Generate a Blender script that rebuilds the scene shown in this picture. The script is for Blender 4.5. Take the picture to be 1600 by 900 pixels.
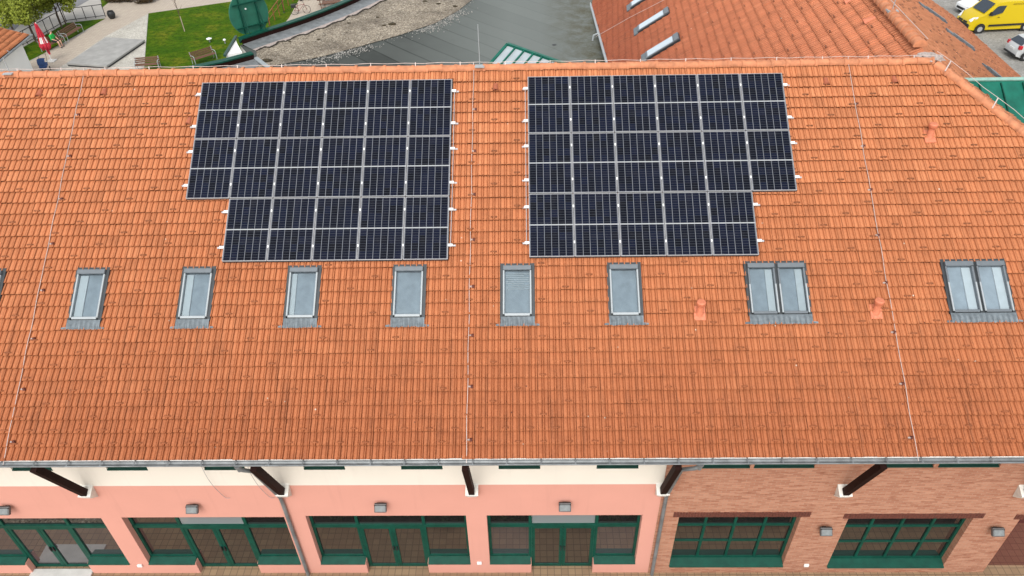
import bpy, bmesh, math, random
import numpy as np
from mathutils import Vector, Matrix
R = math.radians
random.seed(7); rng = np.random.default_rng(7)
for o in list(bpy.data.objects): bpy.data.objects.remove(o)
S = bpy.context.scene; COL = S.collection

# ------------------------------------------------------------------ camera, sky, sun, exposure
OZ = 12.55                                   # roof reference height above the ground
CAM = Vector((8.8963, -19.2, 7.9166 + OZ))
RM = Matrix(((.99976, .01004, -.01937), (.00814, .62192, .78304), (.01991, -.78301, .62169)))
# orthonormalise
right = RM[0].normalized(); back = right.cross(RM[1]).normalized(); up = back.cross(right).normalized()
FPX = 1140.0
cd = bpy.data.cameras.new('camera'); co = bpy.data.objects.new('camera', cd); COL.objects.link(co)
cd.sensor_width = 36; cd.lens = FPX * 36 / 1600; cd.clip_start = .1; cd.clip_end = 3000
m = Matrix.Identity(4)
for i in range(3): m[i][0], m[i][1], m[i][2] = right[i], up[i], back[i]
m.translation = CAM; co.matrix_world = m; S.camera = co

SUN_EL, SUN_AZ = 50, 190                     # azimuth from +Y (north) clockwise
w = bpy.data.worlds.new('World'); S.world = w; w.use_nodes = True
nt = w.node_tree; bg = nt.nodes['Background']
sky = nt.nodes.new('ShaderNodeTexSky'); sky.sky_type = 'NISHITA'; sky.sun_disc = False
sky.sun_elevation = R(SUN_EL); sky.sun_rotation = R(SUN_AZ); sky.dust_density = 2; sky.air_density = 1.2; sky.ozone_density = 1
hs = nt.nodes.new('ShaderNodeHueSaturation'); hs.inputs['Saturation'].default_value = .18
nt.links.new(sky.outputs[0], hs.inputs['Color']); nt.links.new(hs.outputs[0], bg.inputs['Color'])
bg.inputs['Strength'].default_value = .15
sl = bpy.data.lights.new('sun', 'SUN'); sl.energy = .9; sl.angle = R(32); sl.color = (1, .96, .9)
so = bpy.data.objects.new('sun', sl); COL.objects.link(so)
sd = Vector((math.sin(R(SUN_AZ)) * math.cos(R(SUN_EL)), math.cos(R(SUN_AZ)) * math.cos(R(SUN_EL)), math.sin(R(SUN_EL))))
so.rotation_euler = sd.to_track_quat('Z', 'Y').to_euler(); so.location = sd * 80
S.view_settings.view_transform = 'Standard'; S.view_settings.look = 'None'
S.view_settings.gamma = 1; S.view_settings.use_curve_mapping = False
S.view_settings.exposure = 0.82
S.render.engine = 'CYCLES'

# ------------------------------------------------------------------ helpers
WM = {}
def place(o, parent=None, M=None):
    M = M or Matrix.Identity(4)
    COL.objects.link(o); WM[o.name] = M
    if parent is not None:
        o.parent = parent; o.matrix_parent_inverse = Matrix.Identity(4)
        o.matrix_basis = WM[parent.name].inverted() @ M
    else: o.matrix_basis = M
    return o
def thing(name, label, cat, M=None, group=None):
    o = bpy.data.objects.new(name, None); o.empty_display_size = .2
    place(o, None, M); return tag(o, label, cat, group)
def tag(o, label, cat, group=None, kind=None):
    if label: o['label'] = label
    if cat: o['category'] = cat
    if group: o['group'] = group
    if kind: o['kind'] = kind
    return o
def T(x, y, z, rz=0): return Matrix.Translation((x, y, z)) @ Matrix.Rotation(rz, 4, 'Z')
def dup(root, M, label=None):
    r = root.copy(); place(r, None, M)
    if label: r['label'] = label
    for ch in list(root.children):
        c = ch.copy(); c.parent = None; place(c, r, M @ (WM[root.name].inverted() @ WM[ch.name]))
        for g in list(ch.children):
            d = g.copy(); d.parent = None; place(d, c, M @ (WM[root.name].inverted() @ WM[g.name]))
    return r
def V(*a): return Vector(a)

class MB:
    def __init__(s): s.v = []; s.f = []; s.mi = []; s.cur = 0
    def add(s, vs, fs):
        b = len(s.v); s.v += [tuple(v) for v in vs]
        for f in fs: s.f.append(tuple(i + b for i in f)); s.mi.append(s.cur)
        return s
    def mat(s, i): s.cur = i; return s
    def quad(s, a, b, c, d): return s.add([a, b, c, d], [(0, 1, 2, 3)])
    def box(s, x0, x1, y0, y1, z0, z1, M=None, bv=0):
        if bv:
            bm = bmesh.new(); bmesh.ops.create_cube(bm, size=1)
            for v in bm.verts: v.co = V(x0 + (v.co.x + .5) * (x1 - x0), y0 + (v.co.y + .5) * (y1 - y0), z0 + (v.co.z + .5) * (z1 - z0))
            bmesh.ops.bevel(bm, geom=bm.edges[:], offset=bv, segments=2, affect='EDGES', profile=.5)
            return s.bm(bm, M)
        vs = [V(x, y, z) for z in (z0, z1) for y in (y0, y1) for x in (x0, x1)]
        if M: vs = [M @ v for v in vs]
        return s.add(vs, [(0, 2, 3, 1), (4, 5, 7, 6), (0, 1, 5, 4), (2, 6, 7, 3), (0, 4, 6, 2), (1, 3, 7, 5)])
    def bm(s, bm, M=None):
        bm.verts.ensure_lookup_table(); bm.verts.index_update()
        s.add([(M @ v.co) if M else v.co.copy() for v in bm.verts], [[v.index for v in f.verts] for f in bm.faces]); bm.free(); return s
    def bar(s, a, b, wx, wy, upv=(0, 0, 1)):
        a = Vector(a); b = Vector(b); d = (b - a).normalized(); u = Vector(upv)
        if abs(d.dot(u)) > .98: u = V(1, 0, 0)
        x = d.cross(u).normalized(); y = x.cross(d)
        o = [x * sx * wx / 2 + y * sy * wy / 2 for sx, sy in ((-1, -1), (1, -1), (1, 1), (-1, 1))]
        return s.add([a + q for q in o] + [b + q for q in o], [(3, 2, 1, 0), (4, 5, 6, 7), (0, 1, 5, 4), (1, 2, 6, 5), (2, 3, 7, 6), (3, 0, 4, 7)])
    def tube(s, pts, r, n=8, caps=True):
        pts = [Vector(p) for p in pts]; rs = r if isinstance(r, (list, tuple)) else [r] * len(pts)
        rings = []; up = None
        for i, p in enumerate(pts):
            d = (pts[min(i + 1, len(pts) - 1)] - pts[max(i - 1, 0)]).normalized()
            if up is None: up = V(0, 0, 1) if abs(d.z) < .9 else V(1, 0, 0)
            x = d.cross(up).normalized(); y = x.cross(d).normalized(); up = y
            rings.append([p + (x * math.cos(2 * math.pi * k / n) + y * math.sin(2 * math.pi * k / n)) * rs[i] for k in range(n)])
        vs = [q for rg in rings for q in rg]; fs = []
        for i in range(len(pts) - 1):
            for k in range(n): fs.append((i * n + k, i * n + (k + 1) % n, (i + 1) * n + (k + 1) % n, (i + 1) * n + k))
        if caps: fs += [tuple(range(n))[::-1], tuple(range((len(pts) - 1) * n, len(pts) * n))]
        return s.add(vs, fs)
    def poly(s, pts, z0, z1):                # vertical prism
        n = len(pts); vs = [(p[0], p[1], z0) for p in pts] + [(p[0], p[1], z1) for p in pts]
        return s.add(vs, [tuple(range(n))[::-1], tuple(range(n, 2 * n))] + [(i, (i + 1) % n, n + (i + 1) % n, n + i) for i in range(n)])
    def sheet(s, pts, z): return s.add([(p[0], p[1], z) for p in pts], [tuple(range(len(pts)))])
    def lathe(s, prof, n=16, M=None, c=(0, 0, 0)):
        vs = []; fs = []
        for r, z in prof:
            for k in range(n):
                v = V(c[0] + r * math.cos(2 * math.pi * k / n), c[1] + r * math.sin(2 * math.pi * k / n), c[2] + z); vs.append(M @ v if M else v)
        for i in range(len(prof) - 1):
            for k in range(n): fs.append((i * n + k, i * n + (k + 1) % n, (i + 1) * n + (k + 1) % n, (i + 1) * n + k))
        fs += [tuple(range(n))[::-1], tuple(range((len(prof) - 1) * n, len(prof) * n))]
        return s.add(vs, fs)
    def build(s, name, mats, parent=None, M=None, smooth=False, recalc=True):
        me = bpy.data.meshes.new(name); me.from_pydata(s.v, [], s.f)
        for mm in (mats if isinstance(mats, (list, tuple)) else [mats]): me.materials.append(mm)
        if any(s.mi): me.polygons.foreach_set('material_index', s.mi)
        if recalc and len(s.f) < 60000:
            bm = bmesh.new(); bm.from_mesh(me); bmesh.ops.recalc_face_normals(bm, faces=bm.faces); bm.to_mesh(me); bm.free()
        if smooth:
            me.polygons.foreach_set('use_smooth', [True] * len(me.polygons)); me.set_sharp_from_angle(angle=R(38))
        me.update()
        o = bpy.data.objects.new(name, me)
        if parent is not None and M is None: M = WM[parent.name]     # local = parent frame
        return place(o, parent, M)

def G(x, y, z=0.0):                          # point seen at photo pixel x,y on the level z above ground
    d = right * ((x - 800) / FPX) + up * (-(y - 450) / FPX) - back
    t = (z - CAM.z) / d.z; return CAM + d * t

# ------------------------------------------------------------------ materials
def lin(h):
    h = h.lstrip('#'); c = [int(h[i:i + 2], 16) / 255 for i in (0, 2, 4)]
    return tuple(x / 12.92 if x <= .04045 else ((x + .055) / 1.055) ** 2.4 for x in c)
class NM:
    def __init__(s, name, col=(.5, .5, .5), rough=.6, metal=0, spec=None, ior=None):
        s.m = bpy.data.materials.new(name); s.m.use_nodes = True; s.t = s.m.node_tree; s.b = s.t.nodes['Principled BSDF']
        s.b.inputs['Base Color'].default_value = (*col, 1); s.b.inputs['Roughness'].default_value = rough; s.b.inputs['Metallic'].default_value = metal
        if spec is not None: s.b.inputs['Specular IOR Level'].default_value = spec
        if ior: s.b.inputs['IOR'].default_value = ior
        s.col = None
    def n(s, ty, **k):
        q = s.t.nodes.new(ty)
        for a, b in k.items(): setattr(q, a, b)
        return q
    def l(s, a, b): s.t.links.new(a, b)
    def coord(s, kind='Object', scale=(1, 1, 1), rot=(0, 0, 0)):
        c = s.n('ShaderNodeTexCoord'); mp = s.n('ShaderNodeMapping'); mp.inputs['Scale'].default_value = scale; mp.inputs['Rotation'].default_value = rot
        s.l(c.outputs[kind], mp.inputs['Vector']); return mp.outputs[0]
    def noise(s, scale=5, detail=4, rough=.6, vec=None, dim='3D'):
        q = s.n('ShaderNodeTexNoise'); q.inputs['Scale'].default_value = scale; q.inputs['Detail'].default_value = detail; q.inputs['Roughness'].default_value = rough
        s.l(vec or s.coord(), q.inputs['Vector']); return q.outputs['Fac']
    def ramp(s, fac, stops, interp='LINEAR'):
        q = s.n('ShaderNodeValToRGB'); q.color_ramp.interpolation = interp
        e = q.color_ramp.elements
        while len(e) < len(stops): e.new(.5)
        for el, (p, c) in zip(e, stops): el.position = p; el.color = (*c, 1) if len(c) == 3 else c
        s.l(fac, q.inputs['Fac']); return q.outputs['Color']
    def mix(s, a, b, fac, mode='MIX'):
        q = s.n('ShaderNodeMix'); q.data_type = 'RGBA'; q.blend_type = mode; q.clamp_result = False
        for v, i in ((fac, 0), (a, 6), (b, 7)):
            if isinstance(v, (int, float)): q.inputs[i].default_value = v
            elif isinstance(v, tuple): q.inputs[i].default_value = (*v, 1)
            else: s.l(v, q.inputs[i])
        return q.outputs[2]
    def math(s, op, a, b=0.0, c=None):
        q = s.n('ShaderNodeMath', operation=op)
        for i, v in enumerate((a, b) if c is None else (a, b, c)):
            if isinstance(v, (int, float)): q.inputs[i].default_value = v
            else: s.l(v, q.inputs[i])
        return q.outputs[0]
    def base(s, c): s.l(c, s.b.inputs['Base Color']); return s
    def rough(s, c): s.l(c, s.b.inputs['Roughness']); return s
    def bump(s, h, strength=.3, dist=.02):
        q = s.n('ShaderNodeBump'); q.inputs['Strength'].default_value = strength; q.inputs['Distance'].default_value = dist
        s.l(h, q.inputs['Height']); s.l(q.outputs[0], s.b.inputs['Normal']); return s
def simple(name, col, rough=.6, metal=0, var=.12, scale=6, spec=None, bump=0):
    m = NM(name, col, rough, metal, spec)
    if var:
        f = m.noise(scale, 5)
        m.base(m.mix(tuple(c * (1 - var) for c in col), tuple(min(1, c * (1 + var)) for c in col), m.ramp(f, [(.3, (0, 0, 0)), (.7, (1, 1, 1))])))
        if bump: m.bump(f, bump, .01)
    return m.m
def scale3(c, k): return tuple(min(1, x * k) for x in c)

def tile_material(name, base, dirt, lower, lich, vmin, vmax):
    m = NM(name, base, .72, spec=.3)
    at = m.n('ShaderNodeAttribute', attribute_name='tile_rand'); at.attribute_type = 'GEOMETRY'
    r = at.outputs['Fac']
    c = m.ramp(r, [(0, scale3(base, .30)), (.02, scale3(base, .34)), (.03, scale3(base, .80)), (.14, scale3(base, .92)), (.6, scale3(base, 1.0)), (.93, scale3(base, 1.10)), (1, (base[0] * 1.12, base[1] * 1.2, base[2] * 1.25))])
    n1 = m.noise(.45, 5, .6); n2 = m.noise(3.2, 6, .7); n3 = m.noise(24, 4, .7)
    geo = m.n('ShaderNodeTexCoord'); sep = m.n('ShaderNodeSeparateXYZ'); m.l(geo.outputs['Object'], sep.inputs[0])
    low = m.n('ShaderNodeMapRange'); low.inputs['From Min'].default_value = vmax; low.inputs['From Max'].default_value = vmin
    m.l(sep.outputs['Y'], low.inputs['Value'])
    k = m.math('MULTIPLY', low.outputs[0], m.math('ADD', m.math('MULTIPLY', n1, .9), .45))
    c = m.mix(c, lower, m.math('MULTIPLY', k, .8))
    lo2 = m.n('ShaderNodeMapRange'); lo2.inputs['From Min'].default_value = vmin + .27 * (vmax - vmin); lo2.inputs['From Max'].default_value = vmin; m.l(sep.outputs['Y'], lo2.inputs['Value'])
    c = m.mix(c, (lower[0] * .72, lower[1] * .62, lower[2] * .6), m.math('MULTIPLY', m.math('MULTIPLY', lo2.outputs[0], m.math('ADD', n2, .2)), .5))
    # streaked runs down the slope
    sv = m.coord('Object', (7, .5, 1)); st = m.noise(1.0, 4, .6, sv)
    c = m.mix(c, dirt, m.math('MULTIPLY', m.ramp(st, [(.52, (0, 0, 0)), (.72, (1, 1, 1))]), m.math('ADD', .05, m.math('MULTIPLY', m.math('POWER', low.outputs[0], 1.6), .55))))
    c = m.mix(c, dirt, m.math('MULTIPLY', m.ramp(n2, [(.52, (0, 0, 0)), (.75, (1, 1, 1))]), m.math('ADD', .16, m.math('MULTIPLY', low.outputs[0], .25))))
    c = m.mix(c, scale3(base, 1.12), m.math('MULTIPLY', m.ramp(n3, [(.45, (0, 0, 0)), (.7, (1, 1, 1))]), .3))
    c = m.mix(c, dirt, m.math('MULTIPLY', m.ramp(n3, [(.28, (1, 1, 1)), (.42, (0, 0, 0))]), .25))
    vo = m.n('ShaderNodeTexVoronoi'); vo.inputs['Scale'].default_value = 2.6; m.l(m.coord(), vo.inputs['Vector'])
    sp = m.ramp(vo.outputs['Distance'], [(.03, (1, 1, 1)), (.07, (0, 0, 0))])
    wn = m.n('ShaderNodeSeparateColor'); m.l(vo.outputs['Color'], wn.inputs[0])
    c = m.mix(c, (.62, .55, .45), m.math('MULTIPLY', sp, m.math('GREATER_THAN', wn.outputs[0], .82)))
    c = m.mix(c, lich, m.math('MULTIPLY', sp, m.math('LESS_THAN', wn.outputs[0], .25)))
    m.base(c); m.bump(n3, .25, .006); return m.m

M = {}
M['tile'] = tile_material('terracotta_tiles', (.515, .193, .083), (.12, .036, .015), (.35, .105, .038), (.10, .035, .02), -10.2, .5)
M['tile_old'] = tile_material('weathered_tiles', (.58, .215, .105), (.12, .042, .024), (.30, .075, .036), (.05, .03, .015), -9, .3)
M['tile_side'] = tile_material('side_slope_tiles', (.58, .24, .12), (.2, .07, .03), (.45, .175, .085), (.15, .04, .02), -12, .5)
M['ridge'] = simple('ridge_terracotta', (.50, .195, .092), .75, var=.24, scale=5, bump=.2)
M['clay'] = simple('smooth_clay', (.57, .18, .092), .6, var=.16, scale=16)
M['vent_clay'] = simple('brown_clay_vent', (.36, .105, .05), .7, var=.2, scale=12)
M['clay_dark'] = simple('dark_clay_vent', (.10, .022, .012), .7, var=.2, scale=12)
M['zinc'] = simple('zinc_sheet', (.22, .235, .24), .5, .4, var=.3, scale=3)
M['lead'] = simple('lead_flashing', (.125, .148, .162), .5, .3, var=.3, scale=9)
M['darkflash'] = simple('dark_flashing', (.04, .046, .05), .45, .3, var=.2)
M['alu'] = simple('aluminium_frame', (.46, .46, .47), .4, .25, var=.04)
M['white'] = simple('white_plastic', (.82, .82, .80), .45, var=.04)
M['wire'] = simple('conductor_wire', (.55, .46, .42), .5, .3, var=.08)
M['cap_grey'] = simple('window_cover_grey', (.13, .148, .162), .45, .2, var=.08)
M['cap_light'] = simple('window_cover_light', (.33, .36, .37), .4, .1, var=.05)
M['blind'] = simple('window_blind', (.235, .275, .305), .8, var=.18, scale=3)
M['blind_l'] = simple('window_reveal', (.42, .455, .465), .8, var=.05)
M['brown'] = simple('dark_brown_wood', (.016, .0045, .003), .7, var=.3, scale=12, spec=.15)
M['green'] = simple('green_paint', (.003, .056, .037), .42, var=.22, scale=5, spec=.25)
M['green_l'] = simple('green_sheet_metal', (.006, .115, .078), .45, .0, var=.25, scale=2.5, spec=.25)
M['green_d'] = simple('dark_green_paint', (.006, .045, .032), .5, var=.2)
M['greenboard'] = simple('green_board', (.016, .13, .085), .55, var=.2, scale=2)
M['corbel'] = simple('white_corbel_stone', (.70, .68, .62), .8, var=.12, scale=8)
M['black'] = simple('black_metal', (.015, .016, .017), .5, var=.2)
M['grey'] = simple('grey_metal', (.28, .28, .29), .5, .4, var=.1)
M['lampglass'] = simple('lamp_glass', (.17, .185, .185), .2, var=.15, scale=14)
M['lamp'] = simple('lamp_housing', (.10, .10, .10), .5, .2, var=.15)
M['timber'] = simple('weathered_bench_wood', (.13, .062, .036), .7, var=.3, scale=14)
M['rust'] = simple('rusty_steel', (.24, .085, .03), .75, var=.3, scale=8)
M['rubber'] = simple('tyre_rubber', (.014, .014, .015), .75, var=.2)
M['rim'] = simple('wheel_rim', (.55, .56, .57), .35, .6, var=.1)
M['carglass'] = NM('car_glass', (.022, .035, .05), .06, ior=1.7).m
M['yellow'] = NM('yellow_car_paint', (.58, .42, .004), .32).m
M['silver'] = NM('silver_car_paint', (.55, .56, .56), .32, .25).m
M['whitecar'] = NM('white_car_paint', (.78, .79, .8), .3).m
M['redlamp'] = NM('red_tail_lamp', (.45, .012, .02), .2).m
M['headlamp'] = NM('headlamp_glass', (.72, .74, .75), .12).m
M['plate'] = simple('number_plate', (.7, .7, .68), .5, var=.05)
M['red'] = simple('red_canvas', (.52, .022, .045), .75, var=.22, scale=5)
M['canvas_white'] = simple('white_canvas', (.78, .74, .72), .8, var=.1)
M['navy'] = simple('navy_cloth', (.02, .055, .16), .8, var=.3, scale=9)
M['shirt'] = simple('green_shirt', (.012, .42, .07), .85, var=.2, scale=12)
M['shorts'] = simple('black_shorts', (.012, .013, .015), .85, var=.2)
M['skin'] = simple('skin', (.60, .34, .25), .6, var=.06)
M['hair'] = simple('grey_hair', (.20, .17, .15), .8, var=.3, scale=30)
M['bark'] = simple('bark', (.075, .05, .035), .9, var=.35, scale=10, bump=.4)
M['stake'] = simple('pale_stake', (.42, .35, .26), .85, var=.2)
M['concrete_edge'] = simple('dark_edge_board', (.03, .03, .03), .8, var=.2)
M['plaster'] = simple('mortar_patch', (.36, .30, .27), .9, var=.35, scale=14, bump=.4)

def leafmat(name, a, b, sc=2.0):
    m = NM(name, a, .6, spec=.25); g = m.n('ShaderNodeNewGeometry')
    f = m.n('ShaderNodeTexWhiteNoise', noise_dimensions='1D'); at = m.n('ShaderNodeAttribute', attribute_name='tile_rand')
    c = m.mix(a, b, at.outputs['Fac']); m.base(m.mix(c, scale3(b, 1.25), m.math('MULTIPLY', m.noise(sc, 3), .5)))
    m.b.inputs['Transmission Weight'].default_value = 0
    return m.m
M['leaf'] = leafmat('spring_leaves', (.10, .135, .010), (.24, .27, .03))
M['leaf_dark'] = leafmat('dark_shrub_leaves', (.018, .035, .012), (.05, .07, .02))
M['leaf_red'] = leafmat('brownish_shrub_leaves', (.03, .018, .012), (.075, .05, .02))

# render: painted wall with gentle stains
def wallmat(name, col):
    m = NM(name, col, .88); n = m.noise(1.2, 5, .6); n2 = m.noise(30, 3)
    st = m.noise(1.0, 4, .6, m.coord('Object', (5, 5, .35)))
    c = m.mix(scale3(col, .93), scale3(col, 1.04), n)
    c = m.mix(c, scale3(col, .78), m.math('MULTIPLY', m.ramp(st, [(.58, (0, 0, 0)), (.85, (1, 1, 1))]), .35))
    m.base(c); m.bump(n2, .12, .003); return m.m
M['pink'] = wallmat('pink_render', (.62, .295, .228))
M['cream'] = wallmat('cream_render', (.73, .675, .585))
M['bldwhite'] = wallmat('white_render', (.78, .77, .73))

def brickmat():
    m = NM('thin_brick', (.4, .2, .13), .88)
    b = m.n('ShaderNodeTexBrick'); b.offset = .5; b.inputs['Scale'].default_value = 1
    b.inputs['Brick Width'].default_value = .23; b.inputs['Row Height'].default_value = .068; b.inputs['Mortar Size'].default_value = .008
    b.inputs['Color1'].default_value = (.43, .20, .122, 1); b.inputs['Color2'].default_value = (.29, .10, .053, 1); b.inputs['Mortar'].default_value = (.36, .22, .15, 1); b.inputs['Bias'].default_value = -.15
    c = m.n('ShaderNodeTexCoord'); sp = m.n('ShaderNodeSeparateXYZ'); cb = m.n('ShaderNodeCombineXYZ'); m.l(c.outputs['Object'], sp.inputs[0])
    m.l(m.math('ADD', sp.outputs['X'], sp.outputs['Y']), cb.inputs['X']); m.l(sp.outputs['Z'], cb.inputs['Y']); m.l(cb.outputs[0], b.inputs['Vector'])
    st = m.noise(1.0, 5, .7, m.coord('Object', (1.2, 1.2, 9)))
    cc = m.mix(b.outputs['Color'], (.48, .255, .165), m.math('MULTIPLY', m.ramp(st, [(.5, (0, 0, 0)), (.7, (1, 1, 1))]), .6))
    st2 = m.noise(1.0, 5, .7, m.coord('Object', (2.4, 2.4, 13)))
    cc = m.mix(cc, (.24, .085, .045), m.math('MULTIPLY', m.ramp(st2, [(.53, (0, 0, 0)), (.68, (1, 1, 1))]), .85))
    m.base(cc); m.bump(b.outputs['Fac'], -.5, .006); return m.m
M['brick'] = brickmat()
M['lintel'] = simple('dark_brick_lintel', (.11, .03, .018), .85, var=.35, scale=14)

def pavemat(name, c1, c2, mort, w, h, ms, off=.5, rot=0, nz=.25):
    m = NM(name, c1, .85); b = m.n('ShaderNodeTexBrick'); b.offset = off; b.inputs['Scale'].default_value = 1
    b.inputs['Brick Width'].default_value = w; b.inputs['Row Height'].default_value = h; b.inputs['Mortar Size'].default_value = ms
    b.inputs['Color1'].default_value = (*c1, 1); b.inputs['Color2'].default_value = (*c2, 1); b.inputs['Mortar'].default_value = (*mort, 1)
    m.l(m.coord('Object', rot=(0, 0, rot)), b.inputs['Vector'])
    n = m.noise(.35, 5, .65); n2 = m.noise(9, 4)
    c = m.mix(b.outputs['Color'], scale3(c2, .7), m.math('MULTIPLY', m.ramp(n, [(.4, (0, 0, 0)), (.7, (1, 1, 1))]), nz))
    c = m.mix(c, scale3(c1, 1.2), m.math('MULTIPLY', n2, .25)); m.base(c); return m.m
M['paving'] = pavemat('tan_paving', (.30, .20, .115), (.235, .15, .088), (.11, .075, .048), .21, .21, .010, 0)
M['pathpave'] = pavemat('beige_block_paving', (.42, .36, .285), (.375, .315, .255), (.22, .18, .15), .3, .3, .01, .5, .4)
M['plaza'] = pavemat('pale_plaza_paving', (.37, .35, .315), (.34, .32, .29), (.25, .235, .21), .6, .6, .012, .5, .3)
M['redpave'] = pavemat('red_paving', (.15, .062, .052), (.12, .05, .045), (.06, .025, .02), .42, .42, .012, 0)

def speck(name, base, dark, light, sc, r=.95, big=.5):
    m = NM(name, base, r); n = m.noise(sc, 5, .75); n1 = m.noise(big, 5, .65)
    v = m.n('ShaderNodeTexVoronoi'); v.inputs['Scale'].default_value = sc * 2.0; m.l(m.coord(), v.inputs['Vector'])
    sc_ = m.n('ShaderNodeSeparateColor'); m.l(v.outputs['Color'], sc_.inputs[0])
    c = m.ramp(sc_.outputs[0], [(0, dark), (.35, base), (.8, scale3(base, 1.1)), (1, light)])
    c = m.mix(c, dark, m.math('MULTIPLY', m.ramp(n1, [(.42, (0, 0, 0)), (.62, (1, 1, 1))]), .55))
    m.base(c); m.bump(n, .6, .02); return m.m
M['gravel'] = speck('roof_gravel', (.25, .21, .155), (.05, .037, .026), (.52, .47, .38), 9, big=.55)
M['whitegravel'] = speck('white_gravel', (.42, .40, .345), (.28, .26, .225), (.58, .55, .5), 8)
M['asphalt'] = speck('parking_asphalt', (.265, .255, .23), (.18, .172, .155), (.36, .35, .325), 5, big=.35)
M['road'] = speck('road_asphalt', (.17, .17, .18), (.13, .13, .13), (.22, .22, .22), 5, big=.2)
M['slab'] = simple('concrete_slab', (.29, .286, .27), .9, var=.14, scale=1.6)
M['stone'] = simple('light_stone', (.52, .51, .48), .85, var=.12, scale=3)
def grassmat():
    m = NM('lawn_grass', (.06, .14, .02), .9, spec=.05); n = m.noise(.5, 6, .7); n2 = m.noise(2.6, 6, .8); n3 = m.noise(22, 4, .8)
    c = m.ramp(n, [(.3, (.024, .082, .002)), (.5, (.058, .115, .003)), (.68, (.14, .15, .010))])
    c = m.mix(c, (.008, .035, .001), m.math('MULTIPLY', m.ramp(n2, [(.38, (1, 1, 1)), (.55, (0, 0, 0))]), .75))
    c = m.mix(c, (.11, .14, .012), m.math('MULTIPLY', m.ramp(n3, [(.5, (0, 0, 0)), (.75, (1, 1, 1))]), .4)); m.base(c); m.bump(n3, .7, .05); return m.m
M['grass'] = grassmat()
def membrane():
    m = NM('roofing_membrane', (.2, .21, .2), .8, spec=.2)
    mp = m.n('ShaderNodeMapping'); c = m.n('ShaderNodeTexCoord'); m.l(c.outputs['Object'], mp.inputs['Vector'])
    mp.inputs['Rotation'].default_value = (0, 0, R(48))
    nz = m.n('ShaderNodeTexNoise'); nz.inputs['Scale'].default_value = .12; m.l(c.outputs['Object'], nz.inputs['Vector'])
    ad = m.n('ShaderNodeVectorMath', operation='MULTIPLY_ADD'); m.l(nz.outputs['Color'], ad.inputs[0]); ad.inputs[1].default_value = (.7, .7, 0); m.l(mp.outputs[0], ad.inputs[2])
    b = m.n('ShaderNodeTexBrick'); b.offset = .37; b.inputs['Scale'].default_value = 1; b.inputs['Brick Width'].default_value = 60; b.inputs['Row Height'].default_value = 1.15; b.inputs['Mortar Size'].default_value = .05
    b.inputs['Color1'].default_value = (.075, .083, .076, 1); b.inputs['Color2'].default_value = (.026, .030, .027, 1); b.inputs['Mortar'].default_value = (.025, .028, .025, 1); m.l(ad.outputs[0], b.inputs['Vector'])
    n = m.noise(.9, 6, .7); n2 = m.noise(14, 4)
    cc = m.mix(b.outputs['Color'], (.085, .093, .085), m.math('MULTIPLY', m.ramp(n, [(.45, (0, 0, 0)), (.7, (1, 1, 1))]), .25))
    cc = m.mix(cc, (.05, .054, .05), m.math('MULTIPLY', m.ramp(n, [(.3, (1, 1, 1)), (.45, (0, 0, 0))]), .45))
    sp = m.n('ShaderNodeSeparateXYZ'); m.l(c.outputs['Object'], sp.inputs[0])
    lt = m.n('ShaderNodeMapRange'); lt.inputs['From Min'].default_value = 2; lt.inputs['From Max'].default_value = 8; m.l(sp.outputs['X'], lt.inputs['Value'])
    cc = m.mix(cc, (.20, .222, .208), m.math('MULTIPLY', lt.outputs[0], .6))
    mr = m.n('ShaderNodeMapRange'); mr.inputs['From Min'].default_value = 9.8; mr.inputs['From Max'].default_value = 12.6; m.l(sp.outputs['X'], mr.inputs['Value'])
    n4 = m.noise(1.3, 6, .75)
    cc = m.mix(cc, (.06, .05, .018), m.math('MULTIPLY', m.math('MULTIPLY', mr.outputs[0], m.ramp(n4, [(.35, (0, 0, 0)), (.6, (1, 1, 1))])), .8))
    m.base(cc); return m.m
M['membrane'] = membrane()

def solarmat():
    m = NM('solar_glass', (.01, .012, .02), .12, spec=.10)
    c = m.n('ShaderNodeTexCoord'); sp = m.n('ShaderNodeSeparateXYZ'); m.l(c.outputs['Object'], sp.inputs[0])
    W, H = 1.134 - .05, 1.722 - .05
    x = m.math('MULTIPLY', m.math('DIVIDE', m.math('SUBTRACT', sp.outputs['X'], .025), W), 6)
    y = m.math('DIVIDE', m.math('MULTIPLY', m.math('ADD', sp.outputs['Y'], .025), -1), H)
    yr = m.math('MULTIPLY', y, 24)
    def line(v, wd):
        a = m.math('FRACT', v); d = m.math('MINIMUM', a, m.math('SUBTRACT', 1, a)); return m.math('LESS_THAN', d, wd)
    col = line(x, .010 / .18 / 2 * 1.35); row = line(yr, .0048 / .0697)
    mid = m.math('LESS_THAN', m.math('ABSOLUTE', m.math('SUBTRACT', y, .5)), .0095)
    oi = m.n('ShaderNodeObjectInfo')
    cell = m.n('ShaderNodeCombineXYZ'); m.l(m.math('FLOOR', x), cell.inputs[0]); m.l(m.math('FLOOR', m.math('DIVIDE', yr, 3)), cell.inputs[1]); m.l(m.math('MULTIPLY', oi.outputs['Random'], 91), cell.inputs[2])
    wn = m.n('ShaderNodeTexWhiteNoise'); m.l(cell.outputs[0], wn.inputs['Vector'])
    cc = m.mix((.0025, .003, .006), (.004, .006, .018), wn.outputs['Value'])
    cc = m.mix(cc, (.045, .05, .062), row); cc = m.mix(cc, (.16, .17, .19), col); cc = m.mix(cc, (.33, .34, .35), mid)
    dn = m.noise(2.2, 5, .7); cc = m.mix(cc, (.16, .15, .14), m.math('MULTIPLY', m.ramp(dn, [(.5, (0, 0, 0)), (.8, (1, 1, 1))]), .05))
    m.base(cc); return m.m
M['solar'] = solarmat()
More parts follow.
